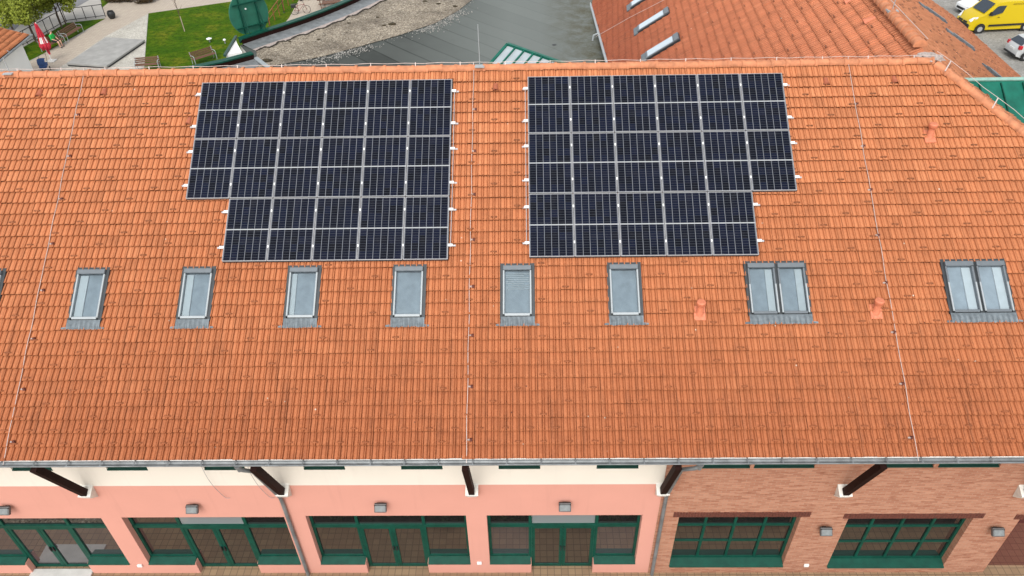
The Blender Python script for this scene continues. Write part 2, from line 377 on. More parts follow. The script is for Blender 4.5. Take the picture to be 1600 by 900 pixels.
def panemat(name, tint, ior=2.6, rough=.02):
    m = NM(name, tint, rough, ior=ior); n = m.noise(.7, 3); m.bump(n, .02, .02); return m.m
M['pane'] = panemat('shop_glass', (.012, .012, .012))
M['pane_grey'] = panemat('shop_glass_with_blind', (.20, .22, .22), 1.6)
M['pane_reflect'] = panemat('shop_glass_pale_reflection', (.035, .032, .036), 2.6)  # a lighter reflection is put into this pane colour
def skyglass():
    m = NM('roof_window_glass', (.8, .85, .9), .05); t = m.t; t.nodes.remove(m.b)
    tr = m.n('ShaderNodeBsdfTransparent'); tr.inputs[0].default_value = (.86, .91, .93, 1); gl = m.n('ShaderNodeBsdfGlossy'); gl.inputs['Roughness'].default_value = .06; gl.inputs[0].default_value = (.9, .95, 1, 1)
    fr = m.n('ShaderNodeFresnel'); fr.inputs[0].default_value = 1.5; mx = m.n('ShaderNodeMixShader')
    m.l(fr.outputs[0], mx.inputs[0]); m.l(tr.outputs[0], mx.inputs[1]); m.l(gl.outputs[0], mx.inputs[2]); m.l(mx.outputs[0], t.nodes['Material Output'].inputs['Surface']); return m.m
M['skyglass'] = skyglass()

# ------------------------------------------------------------------ the setting: grounds
def ground(name, pts, z, mat): return tag(MB().sheet(pts, z).build(name, mat), None, None, None, 'structure')
gz = [(-400, -300), (500, -300), (500, 700), (-400, 700)]
ground('ground', gz, 0, M['plaza'])
ground('forecourt_paving', [(-40, -60), (60, -60), (60, -7.0), (-40, -7.0)], .004, M['paving'])
ground('parking_lot', [(26, 8), (140, 8), (140, 160), (26, 160)], .004, M['asphalt'])
def gp(*px): return [G(x, y).to_tuple()[:2] for x, y in px]
ground('road', gp((-260, 78), (0, 70), (40, 30), (122, 10), (160, -12), (120, -60), (-300, -30)), .004, M['road'])
ground('path', gp((28, 112), (100, 112), (165, 66), (232, 21), (372, 1), (480, -22), (470, -60), (150, -28), (165, 27), (125, 55), (64, 86), (36, 103)), .008, M['pathpave'])
ground('gravel_bed', gp((82, 112), (104, 99), (165, 57), (231, 22), (225, 112)), .012, M['whitegravel'])
ground('lawn', gp((232, 21), (372, 1), (470, -20), (520, 30), (440, 70), (330, 104), (225, 112)), .012, M['grass'])
ground('grass_verge', gp((30, 103), (64, 86), (120, 55), (165, 29), (104, 36), (36, 74), (20, 84)), .012, M['grass'])
ground('far_grass', gp((160, 12), (172, 2), (260, -8), (250, -40), (150, -30)), .012, M['grass'])
ground('bike_yard', gp((425, 60), (452, 28), (478, -20), (640, -70), (640, 20), (520, 60)), .016, M['pathpave'])

# planting strip in front of the shops (outside the frame, seen mirrored in the panes)
def leaf_mesh(blobs, n, size, seed=0, flat=.6):
    g = np.random.default_rng(seed); vs = np.zeros((n * 4, 3)); rnd = np.zeros(n)
    ws = np.array([b[3] * b[4] * b[5] for b in blobs]) ** .8; pick = g.choice(len(blobs), n, p=ws / ws.sum())
    for i in range(n):
        b = blobs[pick[i]]; d = g.normal(size=3); d /= np.linalg.norm(d); r = g.random() ** (1 / 4.5)
        c = np.array(b[:3]) + d * r * np.array(b[3:6]); nrm = d * .6 + g.normal(size=3) * .6 + np.array([0, 0, flat]); nrm /= np.linalg.norm(nrm)
        a = np.cross(nrm, g.normal(size=3)); a /= np.linalg.norm(a); e = np.cross(nrm, a); s = size * (.6 + .8 * g.random())
        vs[i * 4:i * 4 + 4] = [c - a * s * .5, c + e * s * .32, c + a * s * .5, c - e * s * .32]; rnd[i] = min(1, max(0, g.normal(.45, .25)))
    return vs, rnd
def leafobj(name, blobs, n, size, mat, parent=None, M_=None, seed=0):
    vs, rnd = leaf_mesh(blobs, n, size, seed)
    me = bpy.data.meshes.new(name); me.from_pydata(vs.tolist(), [], [(4 * i, 4 * i + 1, 4 * i + 2, 4 * i + 3) for i in range(n)]); me.materials.append(mat)
    a = me.attributes.new('tile_rand', 'FLOAT', 'FACE'); a.data.foreach_set('value', rnd.astype(np.float32)); me.update()
    o = bpy.data.objects.new(name, me); return place(o, parent, M_ if M_ is not None else (WM[parent.name] if parent else None))
hb = [(x, -8.95 + random.uniform(-.12, .12), .24, .55, .42, .32) for x in np.arange(-1.5, 24, .6)]
tag(leafobj('ground_cover', hb, 9000, .12, M['leaf_dark'], seed=3), None, None, None, 'stuff')
ground('planting_bed', [(-2.2, -9.6), (25, -9.6), (25, -8.5), (-2.2, -8.5)], .012, simple('bed_soil', (.05, .035, .025), .95, var=.3))
ground('pebble_bed', [(-9, -9.5), (-4.9, -9.5), (-4.9, -8.45), (-9, -8.45)], .012, M['gravel'])

# ------------------------------------------------------------------ tiled slopes
PITCH = .596704
CP, SP = math.cos(PITCH), math.sin(PITCH)
ROOF = Matrix(((1, 0, 0, 0), (0, CP, -SP, 0), (0, SP, CP, OZ), (0, 0, 0, 1)))   # u, v up-slope, n outwards
NT = -.125                                    # level of the tile pans in the roof frame
def roof(u, v, n=0): return ROOF @ V(u, v, n)

def tile_template(t=.058, th=.014, gw=.0095, nsub=3, gauge=.316):
    wave = [(.0, 0), (.045, .002), (.086, 0), (.0875, -.036), (.0875 + gw, -.036), (.0885 + gw, .006), (.106, .022), (.117, .0255), (.128, .022), (.142 - gw, .006), (.143 - gw, -.036), (.1485, -.036)]
    prof = wave + [(x + .15, h) for x, h in wave] + [(.2999, 0)]
    X = np.array([p[0] for p in prof]); Hh = np.array([p[1] for p in prof])
    rows = []
    vs_ = np.linspace(gauge + .012, 0, nsub + 1)
    for v in vs_: rows.append(np.c_[X, np.full_like(X, v), Hh + t * (1 - v / gauge)])
    rows.append(np.c_[X, np.full_like(X, .003), Hh * .6 + t - th]); rows.append(np.c_[X, np.full_like(X, .05), Hh * .6 + t - th - .008])
    n = len(X); P = np.vstack(rows); F = []
    for r in range(len(rows) - 1):
        for k in range(n - 1): F.append((r * n + k, (r + 1) * n + k, (r + 1) * n + k + 1, r * n + k + 1))
    return P, np.array(F)
def tiled(name, mat, parent, Mx, u0, u1, vk, gauge, keep, hook=None, nsub=3, phase=.27, lv=NT, jit=1.0, seed=1, top=1.0, t=.054, gw=.0115):
    """vk: v of each course's lower edge; keep(u,v) -> bool mask of faces to keep; hook(k, u) -> bool"""
    P, F = tile_template(t=t, gw=gw, nsub=nsub, gauge=gauge); g = np.random.default_rng(seed)
    us = np.arange(math.floor(u0 / .3), math.ceil(u1 / .3)) * .3 + phase - .117
    allP, allF, allR = [], [], []; b = 0
    for k, v0 in enumerate(vk):
        for u in us:
            q = P.copy(); q[:, 1] *= (top if k == len(vk) - 1 else 1); q[:, 0] += u + g.normal(0, .0016) * jit; q[:, 1] += v0 + g.normal(0, .0035) * jit
            q[:, 2] += lv + g.normal(0, .0022) * jit + (q[:, 0] - u - .15) * g.normal(0, .008) * jit
            fc = q[F].mean(1); msk = keep(fc[:, 0], fc[:, 1])
            if not msk.any(): continue
            allP.append(q); allF.append(F[msk] + b); allR.append(np.full(msk.sum(), .04 + .96 * g.random())); b += len(q)
            if hook and hook(k, u + .117) and msk.all():
                h = []
                uc = u + .117; vc = v0 + .075
                for z in (lv + .012, lv + .078):
                    for vv in (vc - .016, vc + .02):
                        for xx in (uc - .08, uc + .08): h.append((xx, vv, z - (.012 if vv > vc else 0)))
                allP.append(np.array(h)); allF.append(np.array([(0, 2, 3, 1), (4, 5, 7, 6), (0, 1, 5, 4), (2, 6, 7, 3), (0, 4, 6, 2), (1, 3, 7, 5)]) + b); allR.append(np.full(6, 0.0)); b += 8
    Pn = np.vstack(allP).astype(np.float32); Fn = np.vstack(allF).astype(np.int32); Rn = np.concatenate(allR).astype(np.float32)
    me = bpy.data.meshes.new(name); me.vertices.add(len(Pn)); me.vertices.foreach_set('co', Pn.ravel())
    me.loops.add(Fn.size); me.loops.foreach_set('vertex_index', Fn.ravel()); me.polygons.add(len(Fn)); me.polygons.foreach_set('loop_start', np.arange(0, Fn.size, 4, dtype=np.int32))
    me.update(calc_edges=True); me.materials.append(mat)
    a = me.attributes.new('tile_rand', 'FLOAT', 'FACE'); a.data.foreach_set('value', Rn); me.validate()
    o = bpy.data.objects.new(name, me); return place(o, parent, Mx)

YW = -7.27
bld = thing('gabled_hall', 'long hall with orange tiled roof, pink plaster and brick ground floor', 'building', T(6, YW, 0))
# roof windows: centre u, width, number of sashes
SKY = [(-4.85, .86, 1, .33), (-2.165, .86, 1, .33), (.577, .86, 1, .28), (3.275, .86, 1, .2), (5.945, .86, 1, .0), (8.67, .86, 1, .0), (11.343, .86, 1, .0), (15.118, 1.55, 2, -.3), (20.02, 1.6, 2, -.35)]
SKT, SKB = -5.34, -6.975
def hipu(v): return 20.05 + (.47 - v) * .887
def keep_main(u, v):
    m_ = (u < hipu(v) - .03) & (v < .40)
    for c, wd, n, s in SKY: m_ &= ~((abs(u - c) < wd / 2 - .03) & (v < SKT - .03) & (v > SKB + .16))
    return m_
VK = [-10.155 + .3163 * k for k in range(33)]
def hook_main(k, u):
    if k == 0: return False
    if k == 1: return abs(((u - 6.275 + .3) % .6) - .3) < .1
    if k == 2: return abs(((u - 6.565 + .3) % .6) - .3) < .1
    off = {0: 7.485, 1: 8.078, 2: 6.872}[k % 3]; return abs(((u - off + .9) % 1.8) - .9) < .1
roof_o = tiled('roof_tiles', M['tile'], bld, ROOF, -9.5, 29.4, VK, .3163, keep_main, hook_main, top=1.5)
# boarding under the tiles, back slope and eaves board
mb = MB()
def rq(pts, n): return [roof(u, v, n) for u, v in pts]
mb.add(rq([(-9.5, -10.1), (29.4, -10.1), (20.05, .40), (-9.5, .40)], -.2), [(0, 1, 2, 3)])
rz, ry = roof(0, .40, -.2).z, roof(0, .40, -.2).y
mb.add([(-9.5, ry, rz), (20.05, ry, rz), (20.05, ry + 9.2, rz - 6.25), (-9.5, ry + 9.2, rz - 6.25)], [(0, 1, 2, 3)])
mb.build('roof_boarding', M['tile_old'], bld, Matrix.Identity(4))
mb = MB().add([(-9.5, -8.3, roof(0, -10.1, -.24).z), (26, -8.3, roof(0, -10.1, -.24).z), (26, YW + .1, roof(0, -10.1, -.24).z + .68), (-9.5, YW + .1, roof(0, -10.1, -.24).z + .68)], [(0, 1, 2, 3)])
mb.build('soffit', M['bldwhite'], bld, Matrix.Identity(4))

# ridge and hip caps
def cap(mb, a, b, nrm, r=.108, L0=.03):
    a = Vector(a); b = Vector(b); d = (b - a).normalized(); z = (Vector(nrm) - d * Vector(nrm).dot(d)).normalized(); x = z.cross(d); n = 10
    rings = []
    for p, rr in ((a, r * 1.13), (a + d * .07, r * 1.12), (a + d * .071, r * .95), (b, r * .97)):
        rings.append([p + x * math.cos(math.pi * (k / n * 1.16 - .08)) * rr * 1.12 + z * math.sin(math.pi * (k / n * 1.16 - .08)) * rr for k in range(n + 1)])
    vs = [q for rg in rings for q in rg]; fs = [(i * (n + 1) + k, i * (n + 1) + k + 1, (i + 1) * (n + 1) + k + 1, (i + 1) * (n + 1) + k) for i in range(3) for k in range(n)]
    fs.append(tuple(range(n + 1))); mb.add(vs, fs)
mb = MB(); p0 = roof(0, .41, -.115); x = -9.6
while x < 19.8:
    dz = random.uniform(-.012, .012); cap(mb, (x + .43, p0.y, p0.z + dz), (x, p0.y, p0.z + dz + .004), (0, 0, 1)); x += .395
mb.build('ridge_cap', M['ridge'], bld, Matrix.Identity(4), smooth=True)
hip0 = roof(20.05, .41, -.11); hip1 = roof(hipu(-9.8), -9.8, -.10); hd = (hip1 - hip0).normalized(); mb = MB(); Lh = (hip1 - hip0).length; s = .1
while s < Lh:
    cap(mb, hip0 + hd * (s + .43), hip0 + hd * s, (.1, -.1, 1), r=.115); s += .395
mb.build('hip_cap', M['ridge'], bld, Matrix.Identity(4), smooth=True)
# mortar heap where ridge and hip meet
bm = bmesh.new(); bmesh.ops.create_icosphere(bm, subdivisions=3, radius=1)
for v in bm.verts:
    k = 1 + .25 * math.sin(v.co.x * 7 + v.co.y * 5) * math.cos(v.co.z * 6 + v.co.x * 3); v.co = V(v.co.x * .34 * k, v.co.y * .26 * k, v.co.z * .11 * k)
MB().bm(bm).build('ridge_flashing', M['plaster'], bld, Matrix.Translation(hip0 + V(.0, .16, .04)) @ Matrix.Rotation(R(-20), 4, 'Z'), smooth=True)

# gutter
eave = roof(0, -10.23, NT + .0); gy, gzv = eave.y + .03, eave.z - .03
def halfpipe(mb, x0, x1, y, z, r, n=10, th=.006):
    for rr, s_ in ((r, 1), (r - th, -1)):
        vs = []; fs = []
        for xx in (x0, x1): vs += [(xx, y + math.cos(math.pi + math.pi * k / n) * rr, z + math.sin(math.pi + math.pi * k / n) * rr) for k in range(n + 1)]
        fs = [(k, k + 1, n + 2 + k, n + 1 + k) for k in range(n)]; mb.add(vs, fs)
    mb.tube([(x0, y - r, z), (x1, y - r, z)], .014, 8); mb.tube([(x0, y + r, z), (x1, y + r, z)], .006, 6)
mb = MB(); halfpipe(mb, -9.5, 25, gy, gzv, .085)
for i in range(44): mb.bar((-9.2 + i * .8, gy - .085, gzv + .012), (-9.2 + i * .8, gy + .1, gzv + .04), .03, .006)
gut = mb.build('gutter', M['zinc'], bld, Matrix.Identity(4), smooth=True)
mb = MB().lathe([(.095, 0), (.09, -.06), (.055, -.16), (.05, -.22)], 12, None, (2.03, gy, gzv - .07)); mb.lathe([(.095, 0), (.09, -.06), (.055, -.16), (.05, -.22)], 12, None, (12.92, gy, gzv - .07))
mb.build('gutter_outlet', M['zinc'], gut, Matrix.Identity(4), smooth=True)
for xo, xw in ((2.03, 2.2), (12.92, 12.58)):
    z0 = gzv - .25
    MB().tube([(xo, gy, z0 + .05), (xo + (xw - xo) * .3, gy + .03, z0 - .06), (xw, gy + .22, z0 - .35), (xw, YW - .16, 4.12), (xw, YW - .09, 3.9), (xw, YW - .075, 3.6), (xw, YW - .075, .25), (xw, YW - .075, .02)], .052, 10).build('downpipe', M['zinc'], bld, Matrix.Identity(4), smooth=True)

# ------------------------------------------------------------------ front wall
def wall(name, mat, x0, x1, z0, z1, openings, yf=YW, depth=.4):
    xs = sorted({x0, x1, *[v for o in openings for v in (o[0], o[1])]}); zs = sorted({z0, z1, *[v for o in openings for v in (o[2], o[3])]})
    xs = [v for v in xs if x0 <= v <= x1]; zs = [v for v in zs if z0 <= v <= z1]; mb = MB()
    inside = lambda x, z: any(o[0] < x < o[1] and o[2] < z < o[3] for o in openings)
    for i in range(len(xs) - 1):
        for j in range(len(zs) - 1):
            if inside((xs[i] + xs[i + 1]) / 2, (zs[j] + zs[j + 1]) / 2): continue
            mb.quad((xs[i], yf, zs[j]), (xs[i + 1], yf, zs[j]), (xs[i + 1], yf, zs[j + 1]), (xs[i], yf, zs[j + 1]))
            for (dx, dz, e) in ((-1, 0, 'l'), (1, 0, 'r'), (0, -1, 'b'), (0, 1, 't')):
                ii, jj = i + dx, j + dz
                if 0 <= ii < len(xs) - 1 and 0 <= jj < len(zs) - 1 and inside((xs[ii] + xs[ii + 1]) / 2, (zs[jj] + zs[jj + 1]) / 2):
                    a, b = {'l': ((xs[i], zs[j]), (xs[i], zs[j + 1])), 'r': ((xs[i + 1], zs[j]), (xs[i + 1], zs[j + 1])), 'b': ((xs[i], zs[j]), (xs[i + 1], zs[j])), 't': ((xs[i], zs[j + 1]), (xs[i + 1], zs[j + 1]))}[e]
                    mb.quad((a[0], yf, a[1]), (b[0], yf, b[1]), (b[0], yf + depth, b[1]), (a[0], yf + depth, a[1]))
    return mb.build(name, mat, bld, Matrix.Identity(4), recalc=False)
DZ = .53
SH = [(-7.7, -3.13, -6.30, -4.42), (-2.545, 2.06, -1.12, .74), (2.665, 7.155, 4.02, 5.87), (7.73, 12.05, 8.97, 10.80)]
ops = []
ZT = [2.86, 2.89, 2.94, 2.94]
for (a, b, c, d), zt in zip(SH, ZT): ops += [(a, b, DZ, zt), (c, d, 0, zt)]
wall('plaster_wall', M['pink'], -12, 12.47, 0, 4.325, ops)
CL = [(c - .54, c + .54) for c in (-4.15, -1.62, .96, 3.58, 6.13, 8.67, 11.21)]
wall('upper_plaster_wall', M['cream'], -12, 12.47, 4.325, 6.6, [(a, b, 5.0, 5.9) for a, b in CL])
CLB = [(13.36, 14.62), (14.72, 16.27), (17.9, 19.3), (19.42, 20.98)]
BW = [(13.065, 16.42, .42, 2.85), (17.74, 21.15, .36, 2.76)]
wall('brick_wall', M['brick'], 12.47, 27, 0, 6.6, [(a, b, 4.99, 5.9) for a, b in CLB] + [(a, b, c, d) for a, b, c, d in BW] + [(22.44, 26, 0, 2.7)], YW - .004)
for a, b, c, d in [(a, b, 5.0, 5.9) for a, b in CL] + [(a, b, 4.99, 5.9) for a, b in CLB]:
    f = MB(); f.box(a, b, YW + .05, YW + .1, c, c + .06); f.box(a, b, YW + .05, YW + .1, d - .06, d)
    for xx in (a, (a + b) / 2 - .03, b - .06): f.box(xx, xx + .06, YW + .05, YW + .1, c + .06, d - .06)
    f.box(a, b, YW - .015, YW + .05, c, c + .025)
    fo = f.build('clerestory_window', M['green_d'], bld, Matrix.Identity(4)); MB().box(a + .06, b - .06, YW + .07, YW + .08, c + .06, d - .06).build('pane', M['pane'], fo, Matrix.Identity(4))
# rest of the shell
mb = MB(); mb.box(-12, 27, YW + .4, 8.6, 0, .02); mb.box(-12, 27, 8.4, 8.8, 0, 6.5); mb.box(27, 27.3, YW + .02, 8.8, 0, 4.5); mb.box(-12, 27, YW + .5, YW + .6, .03, 6.5)
mb.build('back_wall', M['bldwhite'], bld, Matrix.Identity(4))

YF = YW + .2
for n_, ((a, b, c, d), zt) in enumerate(zip(SH, ZT)):
    f = MB(); t = .075
    def vb(x, z0, z1, w_=t): f.box(x - w_ / 2, x + w_ / 2, YF - .02, YF + .07, z0, z1)
    f.box(a, b, YF - .03, YF + .075, 2.12, 2.24)                    # transom
    f.box(a, b, YF - .02, YF + .07, zt - .07, zt)
    for x_, z0 in ((a + t / 2, DZ + .16), (b - t / 2, DZ + .16), (c - .03, 0), (d + .03, 0)): vb(x_, z0, 2.12, .085); vb(x_, 2.24, zt - .07, .085)
    f.box(a, c - .08, YF - .02, YF + .07, DZ + .09, DZ + .16); f.box(d + .08, b, YF - .02, YF + .07, DZ + .09, DZ + .16)
    so_ = f.build('shopfront', M['green'], bld, Matrix.Identity(4))
    for x0, x1 in ((a, c - .02), (d + .02, b)):                      # sloping sills
        MB().add([(x0, YW - .035, DZ), (x1, YW - .035, DZ), (x1, YF - .022, DZ + .085), (x0, YF - .022, DZ + .085), (x0, YW - .035, DZ - .03), (x1, YW - .035, DZ - .03), (x1, YF - .022, DZ - .0), (x0, YF - .022, DZ - .0)],
                 [(0, 1, 2, 3), (4, 7, 6, 5), (0, 4, 5, 1), (1, 5, 6, 2), (3, 2, 6, 7), (0, 3, 7, 4)]).build('sill', M['green'], so_, Matrix.Identity(4))
    gm = M['pane']
    for x0, x1, z0, z1, kk in ((a, c, DZ + .1, 2.16, 0), (d, b, DZ + .1, 2.16, 0), (a, c, 2.2, zt, 1), (c, d, 2.2, zt, 2), (d, b, 2.2, zt, 1)):
        mm = M['pane']
        if n_ in (1, 3) and kk == 2: mm = M['pane_grey']
        if kk == 0 and n_ in (0, 3): mm = M['pane_reflect']
        MB().box(x0 + .02, x1 - .02, YF + .02, YF + .03, z0, z1).build('pane', mm, so_, Matrix.Identity(4))
    dm = (c + d) / 2
    for x0, x1, sgn in ((c + .015, dm - .004, 1), (dm + .004, d - .015, -1)):
        q = MB(); q.box(x0, x0 + .09, YF - .01, YF + .06, .05, 2.11); q.box(x1 - .09, x1, YF - .01, YF + .06, .05, 2.11); q.box(x0 + .09, x1 - .09, YF - .01, YF + .06, .05, .15); q.box(x0 + .09, x1 - .09, YF - .01, YF + .06, 2.02, 2.11)
        q.mat(1).box(x0 + .09, x1 - .09, YF + .02, YF + .03, .15, 2.02)
        hx = (x1 - .045) if sgn > 0 else (x0 + .045); q.mat(2).box(hx - .015, hx + .015, YF - .06, YF - .012, .95, 1.15)
        q.build('door_leaf', [M['green'], M['pane_reflect'] if n_ == 0 else M['pane'], M['black']], so_, Matrix.Identity(4))
for (a, b, c, d) in BW:
    f = MB(); n = 4
    f.box(a, b, YF - .02, YF + .06, d - .06, d); f.box(a, b, YF - .02, YF + .06, c + .08, c + .17)
    for i in range(n + 1):
        x_ = a + (b - a) * i / n; w_ = .075; x_ = min(max(x_, a + w_ / 2), b - w_ / 2); f.box(x_ - w_ / 2, x_ + w_ / 2, YF - .02, YF + .06, c + .17, d - .06)
    for zz, w_ in ((c + (d - c) * .72, .07), (c + (d - c) * .40, .055)):
        for i in range(n): f.box(a + (b - a) * i / n + .0375, a + (b - a) * (i + 1) / n - .0375, YF - .015, YF + .055, zz - w_ / 2, zz + w_ / 2)
    wo = f.build('window', M['green'], bld, Matrix.Identity(4))
    MB().box(a + .01, b - .01, YF + .02, YF + .03, c + .1, d - .01).build('pane', M['pane'], wo, Matrix.Identity(4))
    MB().add([(a - .0, YW - .07, c + .0), (b + .0, YW - .07, c + .0), (b, YF - .022, c + .10), (a, YF - .022, c + .10), (a, YW - .07, c - .035), (b, YW - .07, c - .035), (b, YF - .022, c - .02), (a, YF - .022, c - .02)],
             [(0, 1, 2, 3), (4, 7, 6, 5), (0, 4, 5, 1), (1, 5, 6, 2), (3, 2, 6, 7), (0, 3, 7, 4)]).build('sill', M['green'], wo, Matrix.Identity(4))
# soldier-course lintels
for a, b, z0, z1 in ((12.9, 16.66, 2.853, 3.07), (17.58, 21.4, 2.763, 2.98), (22.26, 26.2, 2.703, 2.92)):
    q = MB(); x_ = a
    while x_ < b - .02: q.box(x_, min(x_ + .072, b), YW - .018, YW + .15, z0, z1 + random.uniform(-.008, .008)); x_ += .08
    q.build('lintel', M['lintel'], bld, Matrix.Identity(4))
# wide glazed passage at the right end
q = MB(); q.box(22.44, 22.5, YF, YF + .06, 0, 2.7); q.mat(1).box(22.5, 26, YF + .02, YF + .03, 0, 2.7)
q.build('passage_door', [M['brown'], panemat('red_reflection_glass', (.10, .026, .024), 2.3, .02)], bld, Matrix.Identity(4))  # red of the mirrored paving is put into the pane colour

# braces under the eaves and their corbels
for x_, zc in ((-8.25, 4.08), (-2.96, 4.08), (2.35, 4.10), (7.40, 4.08), (12.44, 4.08), (17.22, 4.0), (21.95, 3.95)):
    MB().bar((x_, YW - .17, zc + .17), (x_, -8.3, 6.42), .15, .18, (0, 1, 0)).build('eave_brace', M['brown'], bld, Matrix.Identity(4))
    q = MB(); w_ = .17
    q.add([(x_ - w_, YW - .28, zc + .14), (x_ + w_, YW - .28, zc + .14), (x_ + w_, YW, zc + .30), (x_ - w_, YW, zc + .30), (x_ - w_ * .55, YW - .20, zc - .02), (x_ + w_ * .55, YW - .20, zc - .02), (x_ + w_ * .8, YW, zc - .22), (x_ - w_ * .8, YW, zc - .22)],
          [(0, 1, 2, 3), (4, 7, 6, 5), (0, 4, 5, 1), (1, 5, 6, 2), (0, 3, 7, 4)])
    q.build('corbel', M['corbel'], bld, Matrix.Identity(4))
# loose cables and sockets on the plaster
for xa, xb in ((.42, .78), (1.62, 2.0)):
    pts = [(xa + (xb - xa - .1) * t_ ** 1.6, YW - .05 - .06 * math.sin(t_ * 3.1), 5.3 - 1.42 * t_) for t_ in np.linspace(0, 1, 9)] + [(xb - .05, YW - .05, 3.84), (xb + .02, YW - .05, 3.85)]
    MB().tube(pts, .006, 6).build('loose_cable', M['grey'], bld, Matrix.Identity(4))
for x_, z_ in ((-2.83, .46), (7.42, .58), (17.11, .43)):
    MB().box(x_ - .07, x_ + .07, YW - .06, YW - .005, z_ - .05, z_ + .05, None, .01).build('socket_box', M['white'], bld, Matrix.Identity(4))

# roof windows
def skylight(c, wd, n, band, blindlines=False, splitcover=False):
    Mx = ROOF @ Matrix.Translation((c, 0, 0)); f = MB(); h = wd / 2
    t0 = NT + .025
    # flashing tray as four strips round the sash, dark metal
    f.box(-h, -h + .065, SKB + .22, SKT, t0 - .06, t0 + .035); f.box(h - .075, h, SKB + .22, SKT, t0 - .06, t0 + .035); f.box(-h + .065, h - .075, SKT - .07, SKT, t0 - .06, t0 + .03); f.box(-h + .065, h - .075, SKB + .2, SKB + .25, t0 - .06, t0 + .03)
    f.box(-h + .03, h - .03, SKB + .23, SKT - .05, t0 - .10, t0 - .045)
    if n == 2: f.box(-.045, .045, SKB + .25, SKT - .07, t0 - .04, t0 + .03)
    w_ = f.build('roof_window', M['darkflash'], bld, Mx)
    a = MB(); N_ = int((wd + .1) / .03); vs = []; fs = []
    for j, (vv, zz, am) in enumerate(((SKB + .24, t0 + .05, 0), (SKB + .13, t0 + .052, .005), (SKB + .0, t0 + .050, .010))):
        for i in range(N_ + 1): vs.append((-h + .01 + (wd - .02) * i / N_, vv + (random.uniform(-.012, .012) if j == 2 else 0), zz + am * math.sin(i * 1.35) * 1.3))
    for j in range(2):
        for i in range(N_): fs.append((j * (N_ + 1) + i, (j + 1) * (N_ + 1) + i, (j + 1) * (N_ + 1) + i + 1, j * (N_ + 1) + i + 1))
    a.add(vs, fs)
    for sg in (-1, 1): a.add([(sg * (h - .02), SKB + .07, t0 + .03), (sg * (h + .11), SKB + .05, t0 + .05), (sg * (h + .11), SKB + .005, t0 + .046), (sg * (h - .02), SKB + .005, t0 + .05)], [(0, 1, 2, 3)])
    a.build('apron', M['lead'], w_, Mx, recalc=False)
    sw = (wd - .145) / n if n == 1 else (wd - .215) / 2
    for i in range(n):
        cx = -.008 if n == 1 else (-(sw + .075) / 2 + .005, (sw + .075) / 2 + .005)[i]
        x0, x1 = cx - sw / 2, cx + sw / 2; vt, vb_ = SKT - .07, SKB + .255; zt = t0 + .075
        q = MB(); q.box(x0 + .002, x1 - .002, vt - .12, vt, t0 - .04, zt + .03, None, .012)
        q.build('hood', M['cap_grey'], w_, Mx)
        q = MB(); gw = .042
        q.box(x0, x0 + gw, vb_ + .045, vt - .123, t0 - .04, zt, None, .008); q.box(x1 - gw, x1, vb_ + .045, vt - .123, t0 - .04, zt, None, .008)
        q.box(x0 + gw + .002, x1 - gw - .002, vb_ + .005, vb_ + .07, t0 - .04, zt - .012, None, .008)
        if splitcover:
            vm = vb_ + .045 + (vt - vb_) * .55
            q.mat(1).box(x0 - .003, x0 + gw * .75, vb_ + .03, vm, zt - .02, zt + .006); q.box(x1 - gw * .75, x1 + .003, vb_ + .03, vm, zt - .02, zt + .006)
            q.build('sash', [M['cap_grey'], M['cap_light']], w_, Mx)
        else:
            q.build('sash', M['cap_light'], w_, Mx)
        # blind and lit reveal behind the glass, then the glass
        gx0, gx1, g0, g1 = x0 + gw, x1 - gw, vb_ + .07, vt - .123
        q = MB(); q.quad((gx0, g0, t0 - .04), (gx1, g0, t0 - .04), (gx1, g1, t0 - .04), (gx0, g1, t0 - .04))
        if band > 0: xa, xb = gx0 + .01, gx0 + .01 + (gx1 - gx0) * band
        elif band < 0: xa, xb = gx1 - .01 + (gx1 - gx0) * band, gx1 - .01
        q.mat(1)
        if band: q.box(xa, xb, g0 + .02, g1 - .02, t0 - .036, t0 - .012)
        if blindlines:
            for k in range(9): q.box(gx0 + .03 + .05 * (k % 3 == 0), gx1 - .02 - .12 * (k % 4 == 1), g1 - .08 - k * .05, g1 - .066 - k * .05, t0 - .036, t0 - .015)
        q.build('blind', [M['blind'], M['blind_l']], w_, Mx)
        MB().quad((gx0, g0, zt - .03), (gx1, g0, zt - .03), (gx1, g1, zt - .03), (gx0, g1, zt - .03)).build('glass', M['skyglass'], w_, Mx)
for i, (c, wd, n, band) in enumerate(SKY): skylight(c, wd, n, band, i == 5, n == 2)

# clay vents and small dormer vents on the slope
for u_, v_ in ((13.15, -6.83), (17.45, -6.83), (19.57, -2.05)):
    q = MB(); q.box(u_ - .14, u_ + .14, v_ - .03, v_ + .34, NT + .02, NT + .05)
    base = roof(u_, v_ + .17, NT + .04); Mi = ROOF.inverted() @ Matrix.Translation(base)
    q.lathe([(.12, -.10), (.10, .0), (.078, .05), (.074, .22), (.10, .24), (.115, .26), (.115, .33), (.095, .355), (0.01, .36)], 16, Mi)
    q.build('vent_pipe', M['clay'], bld, ROOF, smooth=True)
def batvent(u_, v_, mat=M['clay_dark']):
    q = MB(); n = 8; vs = []
    for vv, s_ in ((v_ - .05, 1), (v_ + .20, .25)):
        for k in range(n + 1): vs.append((u_ + math.cos(math.pi * k / n) * .085 * (.5 + .5 * s_), vv, NT + .03 + math.sin(math.pi * k / n) * .12 * s_))
    q.add(vs, [(k, k + 1, n + 2 + k, n + 1 + k) for k in range(n)]); q.mat(1).add([(v[0], v[1] + .03, v[2]) for v in vs[:n + 1]], [tuple(range(n + 1))]); q.build('tile_vent', [M['vent_clay'], mat], bld, ROOF, smooth=True)
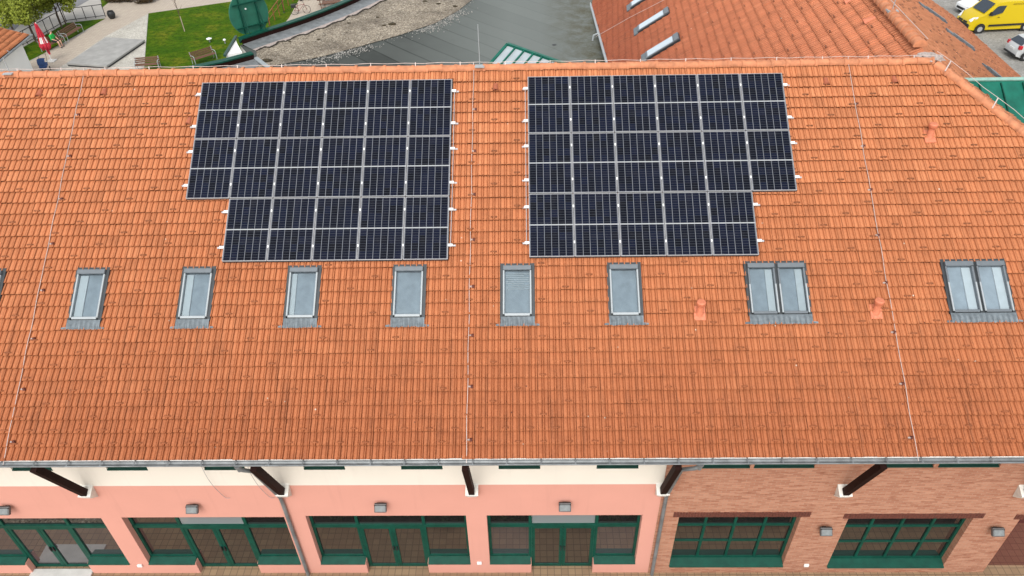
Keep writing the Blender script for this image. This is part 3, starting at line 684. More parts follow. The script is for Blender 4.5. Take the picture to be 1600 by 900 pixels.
for u_, v_ in ((-4.56, -.28), (-2.75, -.27), (8.1, -.30), (17.08, -.27), (18.92, -.25), (-.25, -1.22)): batvent(u_, v_)

# lightning conductor: ridge wire, three runs down the slope, rods
q = MB(); zr = roof(0, .41, .02); pts = [(x_, zr.y + .10 + .01 * math.sin(x_ * 3), zr.z + .05 - .012 * math.cos(x_ * 6.28)) for x_ in np.arange(-9.4, 20.2, .5)]
q.tube(pts, .006, 6)
for x_ in np.arange(-9.0, 20, 1.24): q.bar((x_, zr.y + .06, zr.z - .04), (x_, zr.y + .11, zr.z + .07), .02, .012)
hp = [hip0 + hd * s_ + V(.10, .10, .26 - .02 * math.cos(s_ * 4)) for s_ in np.arange(.0, Lh, .5)]; q.tube(hp, .006, 6)
for s_ in np.arange(.45, Lh, 1.55): q.bar(hip0 + hd * s_ + V(-.08, -.10, .06), hip0 + hd * s_ + V(.10, .10, .26), .03, .012)
for ua, ub in ((-3.41, -3.49), (7.49, 7.455), (17.74, 17.87)):
    pts = [roof(ua + (ub - ua) * t_ + .008 * math.sin(t_ * 40), .41 - 10.66 * t_, -.06 + .008 * math.cos(t_ * 60)) for t_ in np.linspace(0, 1, 40)]
    pts = [V(pts[0].x, zr.y + .1, zr.z + .05)] + pts; q.tube(pts, .0075, 6)
    for v_ in np.arange(-.9, -10, -1.26):
        p_ = roof(ua + .045, v_, -.075); q.bar(p_ - V(.06, 0, 0), p_ + V(.02, 0, 0), .03, .03)
lc = q.build('lightning_conductor', M['wire'], bld, Matrix.Identity(4))
for ua, ub in ((-3.41, -3.49), (7.49, 7.455), (17.74, 17.87)):
    for v_ in np.arange(-.9, -10, -1.26): MB().bar(roof(ua + .07, v_ - .03, -.09), roof(ua + .07, v_ + .03, -.05), .055, .05).build('wire_holder', M['clay_dark'], lc, Matrix.Identity(4))
for x_, hgt in ((7.66, 1.1), (-5.5, .4)):
    q = MB(); q.box(x_ - .13, x_ + .13, zr.y - .10, zr.y + .10, zr.z - .035, zr.z - .01); q.tube([(x_, zr.y + .06, zr.z), (x_, zr.y + .06, zr.z + hgt)], .012, 6)
    q.build('lightning_rod', M['cap_light'], bld, Matrix.Identity(4))

# ------------------------------------------------------------------ flood lamps on the wall
proto = None; LG = 'flood lamps along the front wall'
def lamp_mesh():
    t_ = thing('flood_lamp', None, 'lamp', Matrix.Identity(4), LG)
    MB().box(-.06, .06, -.10, 0, -.03, .03).box(-.16, .16, -.17, -.08, .10, .13).build('bracket', M['black'], t_)
    Mr = Matrix.Translation((0, -.17, .03)) @ Matrix.Rotation(R(-38), 4, 'X')
    MB().box(-.165, .165, -.045, .05, -.12, .12, Mr, .015).build('housing', M['lamp'], t_)
    MB().box(-.135, .135, -.054, -.047, -.09, .09, Mr).build('lens', M['lampglass'], t_); return t_
LL = [(-5.52, 3.44, 'grey flood lamp at the left end of the pink wall, above the pale doorstep'), (-.29, 3.48, 'grey flood lamp on pink wall below the straight loose cable'), (4.88, 3.52, 'grey flood lamp on pink wall right of the left downpipe'), (9.88, 3.53, 'grey flood lamp on pink wall left of the right downpipe'),
      (17.16, 2.36, 'grey flood lamp on the brick pier between the two brick windows'), (21.89, 2.32, 'grey flood lamp on brick pier beside the reddish passage door')]
for i, (x_, z_, lb) in enumerate(LL):
    if i == 0: proto = lamp_mesh(); o = proto; o.matrix_basis = T(x_, YW, z_); D0 = T(x_, YW, z_); WMold = WM[o.name]; WM[o.name] = D0; [WM.__setitem__(c.name, D0) for c in o.children]; o['label'] = lb
    else: dup(proto, T(x_, YW - (.004 if x_ > 12.5 else 0), z_), lb)

# ------------------------------------------------------------------ solar panels
PW, PH, GX, GY = 1.134, 1.722, .0205, .0313
PANEL = None
def panel(Mx, label, group):
    global PANEL
    if PANEL is None:
        t_ = thing('solar_panel', label, 'solar panel', Mx, group); PANEL = t_
        f = MB(); b = .010
        f.box(0, PW, -b, 0, -.062, 0); f.box(0, PW, -PH, -PH + b, -.062, 0); f.box(0, b, -PH + b, -b, -.062, 0); f.box(PW - b, PW, -PH + b, -b, -.062, 0)
        f.mat(1).box(PW + .001, PW + GX - .001, -PH, 0, -.05, -.03); f.box(0, PW, -PH - .018, -PH - .001, -.06, -.045)  # added black strips stand in for shade between panels and below their edge
        f.build('frame', [M['alu'], M['rubber']], t_)  # rubber is only the black of the added shade strips
        MB().box(b, PW - b, -PH + b, -b, -.035, -.003).build('cell_glass', M['solar'], t_); return t_
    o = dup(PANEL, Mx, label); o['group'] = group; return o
ORD = ['first', 'second', 'third', 'fourth', 'fifth', 'sixth']; ROWN = ['top', 'middle', 'bottom']
for side, (ou, ov) in (('left', (0, 0)), ('right', (8.977, .0404))):
    for r in range(3):
        cols = range(6) if r < 2 else (range(1, 6) if side == 'left' else range(5))
        for k, c in enumerate(cols):
            lb = f'dark solar panel, {ORD[k]} from the left in the {ROWN[r]} row of the {side} array'
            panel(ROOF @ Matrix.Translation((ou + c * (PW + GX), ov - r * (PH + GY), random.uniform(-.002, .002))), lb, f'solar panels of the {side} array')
        u0 = ou + (min(cols)) * (PW + GX) - (.19 if side == 'left' else .17); u1 = ou + (max(cols)) * (PW + GX) + PW + .19
        for fr in (.2, .775):
            v_ = ov - r * (PH + GY) - PH * fr
            wh = 'upper' if fr < .5 else 'lower'
            q = MB(); q.box(u0, u1, v_ - .022, v_ + .022, -.095, -.064)
            ro = tag(q.build('mounting_rail', M['alu'], None, ROOF), f'aluminium rail, {wh} one under the {ROWN[r]} row of the {side} solar array', 'rail', f'mounting rails of the solar arrays')
            for c in cols:
                uu = ou + c * (PW + GX)
                if c != min(cols): MB().box(uu - GX - .008, uu + .008, v_ - .03, v_ + .03, -.03, .006).build('clamp', M['white'], ro, ROOF)
            for uu, sg in ((ou + min(cols) * (PW + GX), -1), (ou + max(cols) * (PW + GX) + PW, 1)):
                MB().box(min(uu, uu + sg * .115), max(uu, uu + sg * .115), v_ - .035, v_ + .03, -.09 + .044, -.012).build('end_clamp', M['white'], ro, ROOF)
    uu = ou + 6 * (PW + GX) - GX + .075 if side == 'left' else ou - .07
    q = MB().tube([(uu, ov - .36, -.03), (uu, ov - 3.4, -.04), (uu - (.012 if side == 'left' else -.0), ov - 4.9, -.03)], .0085, 8)
    tag(q.build('cable_conduit', M['alu'], None, ROOF), f'white cable conduit down the {"right" if side == "left" else "left"} edge of the {side} solar array', 'conduit')

# ------------------------------------------------------------------ rear wing with its own tiled roof
TH = R(84.5); rd = V(math.cos(TH), math.sin(TH), 0); rt = V(rd.y, -rd.x, 0)
P0 = G(1443, 80, OZ + .22)
wing = thing('rear_wing', 'rear wing behind the hall with weathered red-brown tiled gable roof', 'building', T(20, 12, 0))
def frame(o, x, n):
    z = Vector(n).normalized(); x = Vector(x).normalized(); y = z.cross(x); mm = Matrix.Identity(4)
    for i in range(3): mm[i][0], mm[i][1], mm[i][2], mm[i][3] = x[i], y[i], z[i], o[i]
    return mm
# right (east) slope: x runs along the ridge towards the camera side so that v points up-slope
sr = R(29.5); nR = rt * math.sin(sr) + V(0, 0, math.cos(sr)); FR = frame(P0, rd, nR)
nL = -rt * math.sin(PITCH) + V(0, 0, math.cos(PITCH)); FL = frame(P0, -rd, nL)
def onplane(px, py, P, N):
    d = right * ((px - 800) / FPX) + up * (-(py - 450) / FPX) - back; t_ = ((P - CAM).dot(N)) / d.dot(N); return CAM + d * t_
ea = FL.inverted() @ onplane(949, 97, P0, nL); eb = FL.inverted() @ onplane(922, 0, P0, nL); es = (eb.y - ea.y) / (eb.x - ea.x)
vlow = min(ea.y, eb.y) - 1.5
VKL = [-.32 - .345 * k for k in range(int((-vlow) / .345) + 5)]
tiled('left_slope_tiles', M['tile_old'], wing, FL, -40, .0, VKL, .345, lambda u, v: (v > ea.y + es * (u - ea.x)) & (u < -.05), lambda k, u: (round(u / .3) * 7 + k * 5) % 13 == 0, nsub=2, lv=-.07, jit=1.6, seed=5, t=.036, gw=.0145)
# right slope, clipped by the hip of the hall
hipR0 = FR.inverted() @ hip0; hipR1 = FR.inverted() @ hip1
def keepR(u, v):
    k_ = (v - hipR0.y) / (hipR1.y - hipR0.y); return (u > hipR0.x + k_ * (hipR1.x - hipR0.x)) & (v > -11.55)
tiled('right_slope_tiles', M['tile_side'], wing, FR, -8, 21, [-11.5 + .345 * k for k in range(33)], .345, keepR, lambda k, u: random.random() < .17, nsub=1, lv=-.07, jit=1.2, seed=6, t=.036, gw=.0145)
q = MB(); s_ = .3
while s_ < 21: cap(q, P0 + rd * s_ + V(0, 0, .04), P0 + rd * (s_ + .43) + V(0, 0, .04), (0, 0, 1), r=.15); s_ += .395
q.build('ridge_cap', M['ridge'], wing, Matrix.Identity(4), smooth=True)
q = MB(); q.tube([P0 + rd * s_ + V(.10, 0, .27) for s_ in np.arange(.2, 21, .8)], .010, 6)
pa = FL @ V(-3.2, -.1, .04); q.tube([onplane(932, 58, P0, nL) + nL * .04, onplane(985, 28, P0, nL) + nL * .04, onplane(1040, 0, P0, nL) + nL * .04, onplane(1100, -28, P0, nL) + nL * .04], .011, 6)
q.build('lightning_conductor', M['wire'], wing, Matrix.Identity(4))
q = MB(); pb = P0 + rd * 3.05; q.box(-.16, .16, -.12, .12, .1, .16, Matrix.Translation(pb)); q.tube([pb + V(0, 0, .1), pb + V(0, 0, .95)], .012, 6); q.build('lightning_rod', M['cap_light'], wing, Matrix.Identity(4))
# boarding / walls of the wing
q = MB(); fl = lambda u, v, n=-.13: FL @ V(u, v, n); fr_ = lambda u, v, n=-.13: FR @ V(u, v, n)
q.add([fl(.0, 0), fl(-40, 0), fl(-40, ea.y + es * (-40 - ea.x)), fl(.0, ea.y + es * (.0 - ea.x))], [(0, 1, 2, 3)])
kx = lambda v: hipR0.x + (v - hipR0.y) / (hipR1.y - hipR0.y) * (hipR1.x - hipR0.x)
q.add([fr_(kx(0), 0), fr_(21, 0), fr_(21, -11.5), fr_(kx(-11.5), -11.5)], [(0, 1, 2, 3)])
q.build('roof_boarding', M['tile_old'], wing, Matrix.Identity(4))
wl = [fl(.0, ea.y + es * (.0 - ea.x) + .4), fl(-40, ea.y + es * (-40 - ea.x) + .4), fr_(21, -11.1), fr_(kx(-11.1) + .3, -11.1)]
q = MB()
for i in range(4):
    a_, b_ = wl[i], wl[(i + 1) % 4]; q.quad((a_.x, a_.y, 0), (b_.x, b_.y, 0), (b_.x, b_.y, b_.z - .05), (a_.x, a_.y, a_.z - .05))
q.build('wall', M['bldwhite'], wing, Matrix.Identity(4))
q = MB(); ga, gb_ = fl(.0, ea.y + es * (.0 - ea.x) - .05, -.03), fl(-40, ea.y + es * (-40 - ea.x) - .05, -.03)
q.tube([ga, gb_], .07, 8); q.build('gutter', M['cap_light'], wing, Matrix.Identity(4), smooth=True)
q = MB(); gp_ = onplane(936, 52, P0, nL); q.tube([gp_ + V(-.05, 0, 0), gp_ + V(-.28, 0, -.1), gp_ + V(-.35, -.05, -.5)], .05, 8); q.build('gutter_outlet', M['cap_light'], wing, Matrix.Identity(4), smooth=True)
# long roof windows on the left slope
for (ax, ay), (bx, by) in (((990, 47), (1050, 17)), ((1002, 90), (1066, 57)), ((979, 9), (1045, -24))):
    A_ = FL.inverted() @ onplane(ax, ay, P0, nL); B_ = FL.inverted() @ onplane(bx, by, P0, nL)
    uc = (A_.x + B_.x) / 2; v0, v1 = A_.y, B_.y; Mx = FL @ Matrix.Translation((uc, 0, 0)); hw = .42
    f = MB().box(-hw, hw, v0 + .22, v1 - .12, -.06, .03); w_ = f.build('roof_window', M['darkflash'], wing, Mx)
    MB().box(-hw + .03, hw - .03, v0 + .24, v1 - .38, .034, .07, None, .01).build('sash', M['cap_grey'], w_, Mx)
    MB().box(-hw + .09, hw - .12, v0 + .34, v1 - .42, .0705, .08).build('glass', simple('sky_glass', (.42, .50, .55), .12, var=.05, spec=.8), w_, Mx)
    MB().box(-hw + .03, hw - .03, v1 - .37, v1 - .14, .034, .10, None, .01).build('hood', M['cap_grey'], w_, Mx)
    MB().box(-hw - .05, hw + .05, v0, v0 + .218, -.04, .015).build('apron', M['lead'], w_, Mx)
for px_, py_ in ((1352, 33), (1322, 2)):
    p_ = FL.inverted() @ onplane(px_, py_, P0, nL)
    q = MB(); n = 8; vs = []
    for vv, s2 in ((p_.y - .05, 1), (p_.y + .3, .25)):
        for k in range(n + 1): vs.append((p_.x + math.cos(math.pi * k / n) * .12 * (.5 + .5 * s2), vv, -.04 + math.sin(math.pi * k / n) * .14 * s2))
    q.add(vs, [(k, k + 1, n + 2 + k, n + 1 + k) for k in range(n)] + [tuple(range(n + 1))]); q.build('tile_vent', M['clay'], wing, FL, smooth=True)
# shallow grey roof windows on the far right slope
for (ax, ay), (bx, by) in (((1437, 5), (1478, 34)), ((1479, 46), (1522, 77)), ((1542, 104), (1562, 122))):
    A_ = FR.inverted() @ onplane(ax, ay, P0, nR); B_ = FR.inverted() @ onplane(bx, by, P0, nR)
    d_ = (B_ - A_); Lw = d_.length; ang = math.atan2(d_.y, d_.x); Mx = FR @ Matrix.Translation((A_.x, A_.y, 0)) @ Matrix.Rotation(ang, 4, 'Z')
    f = MB().box(0, Lw, -.28, .28, -.05, .03); w_ = f.build('roof_window', M['lead'], wing, Mx); MB().box(Lw * .25, Lw * .95, -.22, .2, .032, .06, None, .01).build('sash', M['cap_grey'], w_, Mx)

# green sheet-metal roof beyond the hip
gr = thing('metal_roofed_dormer', 'green standing-seam metal roof emerging behind the right hip', 'dormer', T(26, 3, 0))
pk = onplane(1516, 126, P0, nR) + V(-.4, 0, 0); L_ = 9; dn = V(0, -math.cos(R(33)), -math.sin(R(33)))
q = MB(); q.quad(pk, pk + V(L_, 0, 0), pk + V(L_, 0, 0) + dn * 5, pk + dn * 5); dn2 = V(0, math.cos(R(33)), -math.sin(R(33))); q.quad(pk, pk + V(L_, 0, 0), pk + V(L_, 0, 0) + dn2 * 5, pk + dn2 * 5)
q.build('sheet_roof', M['green_l'], gr, Matrix.Identity(4))
q = MB(); nn = V(0, -math.sin(R(33)), math.cos(R(33)))
for i in range(1, 15): q.bar(pk + V(i * .62, 0, 0) + nn * .02 + dn * .1, pk + V(i * .62, 0, 0) + nn * .02 + dn * 4.9, .03, .05, tuple(nn))
q.build('standing_seam', M['green'], gr, Matrix.Identity(4))
MB().tube([pk + V(0, 0, .03), pk + V(L_, 0, .03)], .06, 8).build('ridge_trim', simple('pale_green_trim', (.25, .42, .36), .4, .2), gr, Matrix.Identity(4))
ha, hb_ = hip0 + hd * 1.6 + V(.30, .30, -.12), hip0 + hd * 7 + V(.30, .30, -.12)
MB().bar(ha, hb_, .42, .03, (.3, .3, 1)).build('valley_flashing', M['green_l'], gr, Matrix.Identity(4))

# ------------------------------------------------------------------ flat-roofed building with curved parapet
ZF = OZ - 6.2; ZC = ZF + .45
flat = thing('flat_roof_building', 'flat grey-roofed building with gravel strip and curved green parapet', 'building', T(2, 18, 0))
def gq(px, z): return [tuple(G(x, y, z)) for x, y in px]
capA = gq([(372, 58), (405, 47), (440, 36), (470, 26), (500, 15), (525, 5), (548, -5), (580, -20), (620, -42)], ZC)
capB = gq([(240, 118), (295, 103), (345, 92.5), (392, 80)], ZC)
inner = [(p[0] + .0, p[1] - .0) for p in capA]
outline = [p[:2] for p in capB] + [p[:2] for p in capA] + [(14, 40), (14, 9), (-12, 9)]
q = MB(); q.sheet(outline, ZF); q.build('roof_membrane', M['membrane'], flat, Matrix.Identity(4))
q = MB(); n = len(outline)
for i in range(n): a_, b_ = outline[i], outline[(i + 1) % n]; q.quad((*a_, 0), (*b_, 0), (*b_, ZF - .03), (*a_, ZF - .03))
q.build('wall', M['bldwhite'], flat, Matrix.Identity(4))
def offs(pts, d):
    out = []
    for i, p in enumerate(pts):
        a_ = Vector(pts[max(i - 1, 0)]); b_ = Vector(pts[min(i + 1, len(pts) - 1)]); t_ = (b_ - a_); t_.z = 0; t_.normalize(); nrm = V(t_.y, -t_.x, 0); out.append(Vector(p) + nrm * d)
    return out
def strip(pts, d0, z0, d1, z1, mat, name, parent=flat):
    a_ = offs(pts, d0); b_ = offs(pts, d1); q = MB()
    for i in range(len(pts) - 1): q.quad((a_[i].x, a_[i].y, z0), (a_[i + 1].x, a_[i + 1].y, z0), (b_[i + 1].x, b_[i + 1].y, z1), (b_[i].x, b_[i].y, z1))
    return q.build(name, mat, parent, Matrix.Identity(4), recalc=False)
def fine(pts, n=6):
    out = []
    for i in range(len(pts) - 1):
        for k in range(n): out.append(Vector(pts[i]).lerp(Vector(pts[i + 1]), k / n))
    return out + [Vector(pts[-1])]
for cp in (capA, capB):
    c_ = fine(cp, 3); q = MB(); a_ = offs(c_, 0); b_ = offs(c_, .30)
    for i in range(len(c_) - 1):
        q.add([(a_[i].x, a_[i].y, ZC), (a_[i + 1].x, a_[i + 1].y, ZC), (b_[i + 1].x, b_[i + 1].y, ZC - .03), (b_[i].x, b_[i].y, ZC - .03), (a_[i].x, a_[i].y, ZC - .35), (a_[i + 1].x, a_[i + 1].y, ZC - .35), (b_[i + 1].x, b_[i + 1].y, ZC - .10), (b_[i].x, b_[i].y, ZC - .10)],
              [(0, 1, 2, 3), (0, 4, 5, 1), (3, 2, 6, 7)] + ([(0, 3, 7, 4)] if i == 0 else []) + ([(1, 5, 6, 2)] if i == len(c_) - 2 else []))
    q.build('parapet_cap', M['green'], flat, Matrix.Identity(4))
    strip(c_, .27, ZC - .10, .28, ZF + .02, M['brown'], 'parapet_face')
    strip(c_, .285, ZF + .12, 1.15, ZF + .02, M['zinc'], 'parapet_flashing')
# wavy membrane edge and gravel
cA = fine(capA, 8); inn = offs(cA, 1.55); g2 = []
for i, p in enumerate(inn): g2.append((p.x + random.uniform(-.06, .06), p.y + .18 * math.sin(i * .9) + random.uniform(-.07, .07), ZF + .03))
strip(cA, 1.14, ZF + .025, 1.75, ZF + .02, M['plaster'], 'membrane_upstand')
far = gq([(404, 108), (430, 103), (500, 90), (560, 74), (620, 57), (680, 37), (715, 18), (748, -8), (780, -45)], ZF)
gpoly = [tuple(p[:2]) for p in g2] + [p[:2] for p in far][::-1]
gbm = bmesh.new(); gv = [gbm.verts.new((p[0], p[1], ZF + .035)) for p in gpoly]; gf = gbm.faces.new(gv); bmesh.ops.triangulate(gbm, faces=[gf]); gq_ = MB().bm(gbm)
gq_.build('gravel_strip', M['gravel'], flat, Matrix.Identity(4), recalc=True)
q = MB(); q.tube([(p[0], p[1], p[2] + .01) for p in g2], [.035 + .03 * abs(math.sin(i * 1.7)) for i in range(len(g2))], 6); q.build('membrane_edge', simple('dark_bitumen', (.035, .03, .022), .9, var=.4, scale=5), flat, Matrix.Identity(4))
# scattered stones over the membrane edge
q = MB(); fx = fine(far, 60)
for p in fx:
    for k in range(5):
        r_ = .012 + .018 * random.random(); o_ = V(random.gauss(.1, .35), -abs(random.gauss(0, .42)), ZF + .008 - p.z)
        pxk = (p.x - fx[0].x) / (fx[-1].x - fx[0].x)
        if random.random() < (.8 if .2 < pxk < .42 or .62 < pxk < .82 else .06): q.box(p.x + o_.x - r_, p.x + o_.x + r_, p.y + o_.y - r_, p.y + o_.y + r_, ZF + .004, ZF + .004 + r_)
tag(q.build('scattered_stone', simple('pale_stones', (.30, .29, .265), .9, var=.4, scale=3), flat, Matrix.Identity(4)), None, None, None, 'stuff')
# moss tufts on gravel
MOSS = simple('brown_moss', (.04, .03, .014), .95, var=.5, scale=9)
for px_, py_, s_ in ((613, 38, .22), (417, 95, .25), (600, 40, .12), (545, 36, .1), (590, 27, .1), (498, 62, .1), (664, 2, .14), (685, 6, .14), (711, 10, .14), (453, 65, .08)):
    p_ = G(px_, py_, ZF + .04); bm = bmesh.new(); bmesh.ops.create_icosphere(bm, subdivisions=2, radius=s_)
    for v in bm.verts: v.co = V(v.co.x * random.uniform(.7, 1.4), v.co.y * random.uniform(.6, 1.1), max(0, v.co.z) * .45)
    MB().bm(bm, Matrix.Translation(p_)).build('moss_tuft', MOSS, flat, Matrix.Identity(4))
# light metal edge bar and white end panel
a_, b_ = G(399, 90, ZF + .15), G(420, 106, ZF + .15); MB().bar(a_, b_, .22, .06).build('metal_trim', M['cap_light'], flat, Matrix.Identity(4))
q = MB(); pts = [G(368, 61, ZF + .25), G(353, 86, ZF + .25), G(378, 81, ZF + .25), G(371, 69, ZF + .25)]
q.poly([(p.x, p.y) for p in pts], ZF - .4, ZF + .25); q.build('end_panel', M['white'], flat, Matrix.Identity(4))
MB().bar(G(369, 57, ZF + .3), G(351, 87, ZF + .3), .12, .12).build('end_trim', M['green_d'], flat, Matrix.Identity(4))
# drain hole
p_ = G(866, 70, ZF + .006); MB().lathe([(.12, 0), (.12, .004)], 14, None, tuple(p_)).build('drain', M['black'], flat, Matrix.Identity(4))
# green glazed rooflight
lt0, lt1 = G(793, 69, ZF + 1.0), G(893, 104, ZF + 1.0); dd = (lt1 - lt0).normalized(); pd = V(dd.y, -dd.x, 0)
lb0, lb1 = lt0 + pd * 1.75 + V(0, 0, -.75), lt1 + pd * 1.75 + V(0, 0, -.75)
e_ = G(765, 101, ZF + .45); pd_ = (e_ - lt0); lb0 = lt0 + pd_ * 1.5; lb1 = lt1 + pd_ * 1.5
q = MB(); q.bar(lt0, lt1, .16, .14); q.bar(lb0, lb1, .12, .12)
for k in range(8):
    a_, b_ = lt0.lerp(lt1, k / 7), lb0.lerp(lb1, k / 7); q.bar(a_ + V(0, 0, .02), b_ + V(0, 0, .02), .07 if k else .14, .07)
rl = q.build('rooflight', M['green_l'], flat, Matrix.Identity(4))
off = V(0, 0, -.02); MB().quad(lt0 + off, lt1 + off, lb1 + off, lb0 + off).build('rooflight_glass', simple('white_opal_glass', (.36, .41, .43), .2, var=.12, scale=1.4), rl, Matrix.Identity(4))
q = MB()
for a_, b_ in ((lt0, lt1), (lt0, lb0)):
    q.quad((a_.x, a_.y, ZF), (b_.x, b_.y, ZF), (b_.x, b_.y, b_.z - .04), (a_.x, a_.y, a_.z - .04))
q.build('rooflight_side', M['green'], rl, Matrix.Identity(4))

# ------------------------------------------------------------------ rounded green board on the parapet
bd = thing('rounded_board', 'large rounded green board seen from behind, rising over the parapet', 'board', T(-7, 17.5, 0))
c0, c1 = G(373, 54, ZC), G(423, 41, ZC); ax = (c1 - c0); ax.z = 0; wB = ax.length; ax.normalize(); oy = V(-ax.y, ax.x, 0)
RB = wB / 2 + .16
prof = [(wB / 2 - math.cos(k / 40 * 2 * math.pi + .9) * RB, .85 + math.sin(k / 40 * 2 * math.pi + .9) * RB * 1.05) for k in range(40)]
prof = [(x, max(z, -.15)) for x, z in prof]
Mb = Matrix.Identity(4)
for i in range(3): Mb[i][0], Mb[i][1], Mb[i][2] = ax[i], oy[i], (0, 0, 1)[i]
Mb.translation = c0 + oy * .25
q = MB(); nP = len(prof); q.add([(x_, 0, z_) for x_, z_ in prof] + [(x_, .07, z_) for x_, z_ in prof], [tuple(range(nP)), tuple(range(nP, 2 * nP))[::-1]] + [(i, (i + 1) % nP, nP + (i + 1) % nP, nP + i) for i in range(nP)])
q.build('panel', M['greenboard'], bd, Mb)
q = MB()
for x_ in (wB * .24, wB * .74): q.bar((x_, -.04, -.2), (x_, -.04, 1.75), .06, .06)
for z_ in (.22, 1.45): q.bar((.05, -.10, z_), (wB - .05, -.10, z_), .06, .07)
for x_ in (wB * .24, wB * .74): q.bar((x_, -.06, 1.4), (x_ + .05, -.6, -.1), .05, .05)
q.build('brace', M['green'], bd, Mb)
MB().lathe([(.05, 0), (.05, .03)], 10, Matrix.Translation((wB * .42, -.02, 1.15)) @ Matrix.Rotation(R(90), 4, 'X')).build('fitting', M['white'], bd, Mb)

# ------------------------------------------------------------------ kiosk with tiled roof at the left edge
kz = 2.9
ka, kb, kc = G(0, 92, kz), G(47, 54, kz), G(-60, 138, kz)
ed = (kb - ka).normalized(); inw = V(-ed.y, ed.x, 0); kl = thing('kiosk', 'small kiosk with orange tiled roof at the plaza corner', 'kiosk', T(kb.x - 3, kb.y, 0))
nk = -inw * math.sin(R(28)) + V(0, 0, math.cos(R(28))); FK = frame(kb, ed, nk)
tiled('roof_tiles', M['tile'], kl, FK, -9.0, -.1, [.02 + .36 * k for k in range(9)], .36, lambda u, v: u < -.05 - v * .35, lambda k, u: (round(u / .3) + k * 2) % 5 == 0, nsub=1, lv=0, seed=9, t=.04)
q = MB(); q.quad(FK @ V(-9, 0, -.05), FK @ V(-.1, 0, -.05), FK @ V(-1.2, 3.2, -.05), FK @ V(-9, 3.2, -.05)); q.build('roof_boarding', M['brown'], kl, Matrix.Identity(4))
q = MB(); q.tube([FK @ V(-9, -.08, -.03), FK @ V(.1, -.08, -.03)], .075, 8); q.build('gutter', M['zinc'], kl, Matrix.Identity(4), smooth=True)
q = MB(); w0 = kb + inw * .6 - ed * .6; w1 = kb + inw * .6 - ed * 8; q.bar((w0.x, w0.y, 1.35), (w1.x, w1.y, 1.35), .2, 2.7); w2 = w0 + inw * 3; q.bar((w0.x, w0.y, 1.35), (w2.x, w2.y, 1.35), .2, 2.7)
q.build('wall', M['bldwhite'], kl, Matrix.Identity(4))
MB().bar(FK @ V(-3.4, -.16, -.02), FK @ V(-3.4, .1, .06), .06, .02).build('gutter_bracket', M['cap_light'], kl, Matrix.Identity(4))

# curved bench / counter at kiosk
def benchlike(name, label, pa, pb, back_h=.85, depth=.5, legmat=None, group=None, cat='bench', flip=1):
    a_ = Vector((*pa[:2], 0)); b_ = Vector((*pb[:2], 0)); d_ = (b_ - a_); L = d_.length; rz = math.atan2(d_.y, d_.x); Mx = T(a_.x, a_.y, 0, rz)
    t_ = thing(name, label, cat, Mx, group)
    q = MB()
    for k in range(4): q.box(0, L, flip * (-.05 - k * .115) - .05, flip * (-.05 - k * .115) + .05, .42, .455)
    q.build('seat', M['timber'], t_); q = MB()
    for k in range(3): q.bar((0, flip * (.03 + k * .035), .55 + k * .13), (L, flip * (.03 + k * .035), .55 + k * .13), .03, .10)
    q.build('backrest', M['timber'], t_)
    for x_ in (.06, L - .06):
        q = MB(); q.tube([(x_, flip * .06, 0), (x_, flip * .02, .42), (x_, flip * .12, .90)], .028, 6); q.tube([(x_, flip * -.44, 0), (x_, flip * -.44, .62), (x_, flip * -.3, .68), (x_, flip * .06, .66)], .026, 6); q.tube([(x_, flip * .04, .40), (x_, flip * -.44, .40)], .022, 6)
        q.build('leg', legmat or M['cap_light'], t_)
    return t_
BG = 'benches around the lawn and verge'
benchlike('park_bench', 'slatted bench with grey metal arms behind the closed red parasol', G(66, 82), G(98, 68), group=BG)
benchlike('park_bench', 'slatted bench with grey arms on the verge, right of the green-shirted person', G(99, 66), G(124, 50), group=BG)
benchlike('park_bench', 'reddish-brown bench with pale frame beside the white gravel', G(215, 109), G(253, 106), group=BG)
benchlike('park_bench', 'brown bench between the lawn and the nearer green parapet', G(301, 101), G(336, 90), group=BG)
p_ = [G(35, 76), G(37, 84), G(30, 92), G(22, 100), G(24, 110), G(27, 118)]
q = MB(); q.tube([(v.x, v.y, .42) for v in p_], .16, 6); 
kb_ = thing('curved_bench', 'curved grey-brown bench beside the kiosk corner', 'bench', T(p_[2].x, p_[2].y, 0)); q.build('seat', simple('grey_brown_wood', (.14, .12, .11), .8, var=.2), kb_, Matrix.Identity(4))
for v in (p_[0], p_[2], p_[4]): MB().tube([(v.x, v.y, 0), (v.x, v.y, .42)], .04, 8).build('leg', M['grey'], kb_, Matrix.Identity(4))

# ------------------------------------------------------------------ plaza furniture
tp = [G(104, 99, .25), G(166, 58, .25), G(226, 62, .25), G(166, 103, .25)]
sl_ = thing('stage_platform', 'low concrete platform with dark edge on the white gravel', 'platform', T(tp[0].x, tp[0].y, 0))
q = MB(); q.poly([(v.x, v.y) for v in tp], .14, .25); q.build('top_slab', M['slab'], sl_, Matrix.Identity(4))
cen = sum((Vector(v) for v in tp), Vector()) / 4; q = MB(); q.poly([(cen.x + (v.x - cen.x) * .985, cen.y + (v.y - cen.y) * .985) for v in tp], .0, .139); q.build('edge_board', M['concrete_edge'], sl_, Matrix.Identity(4))

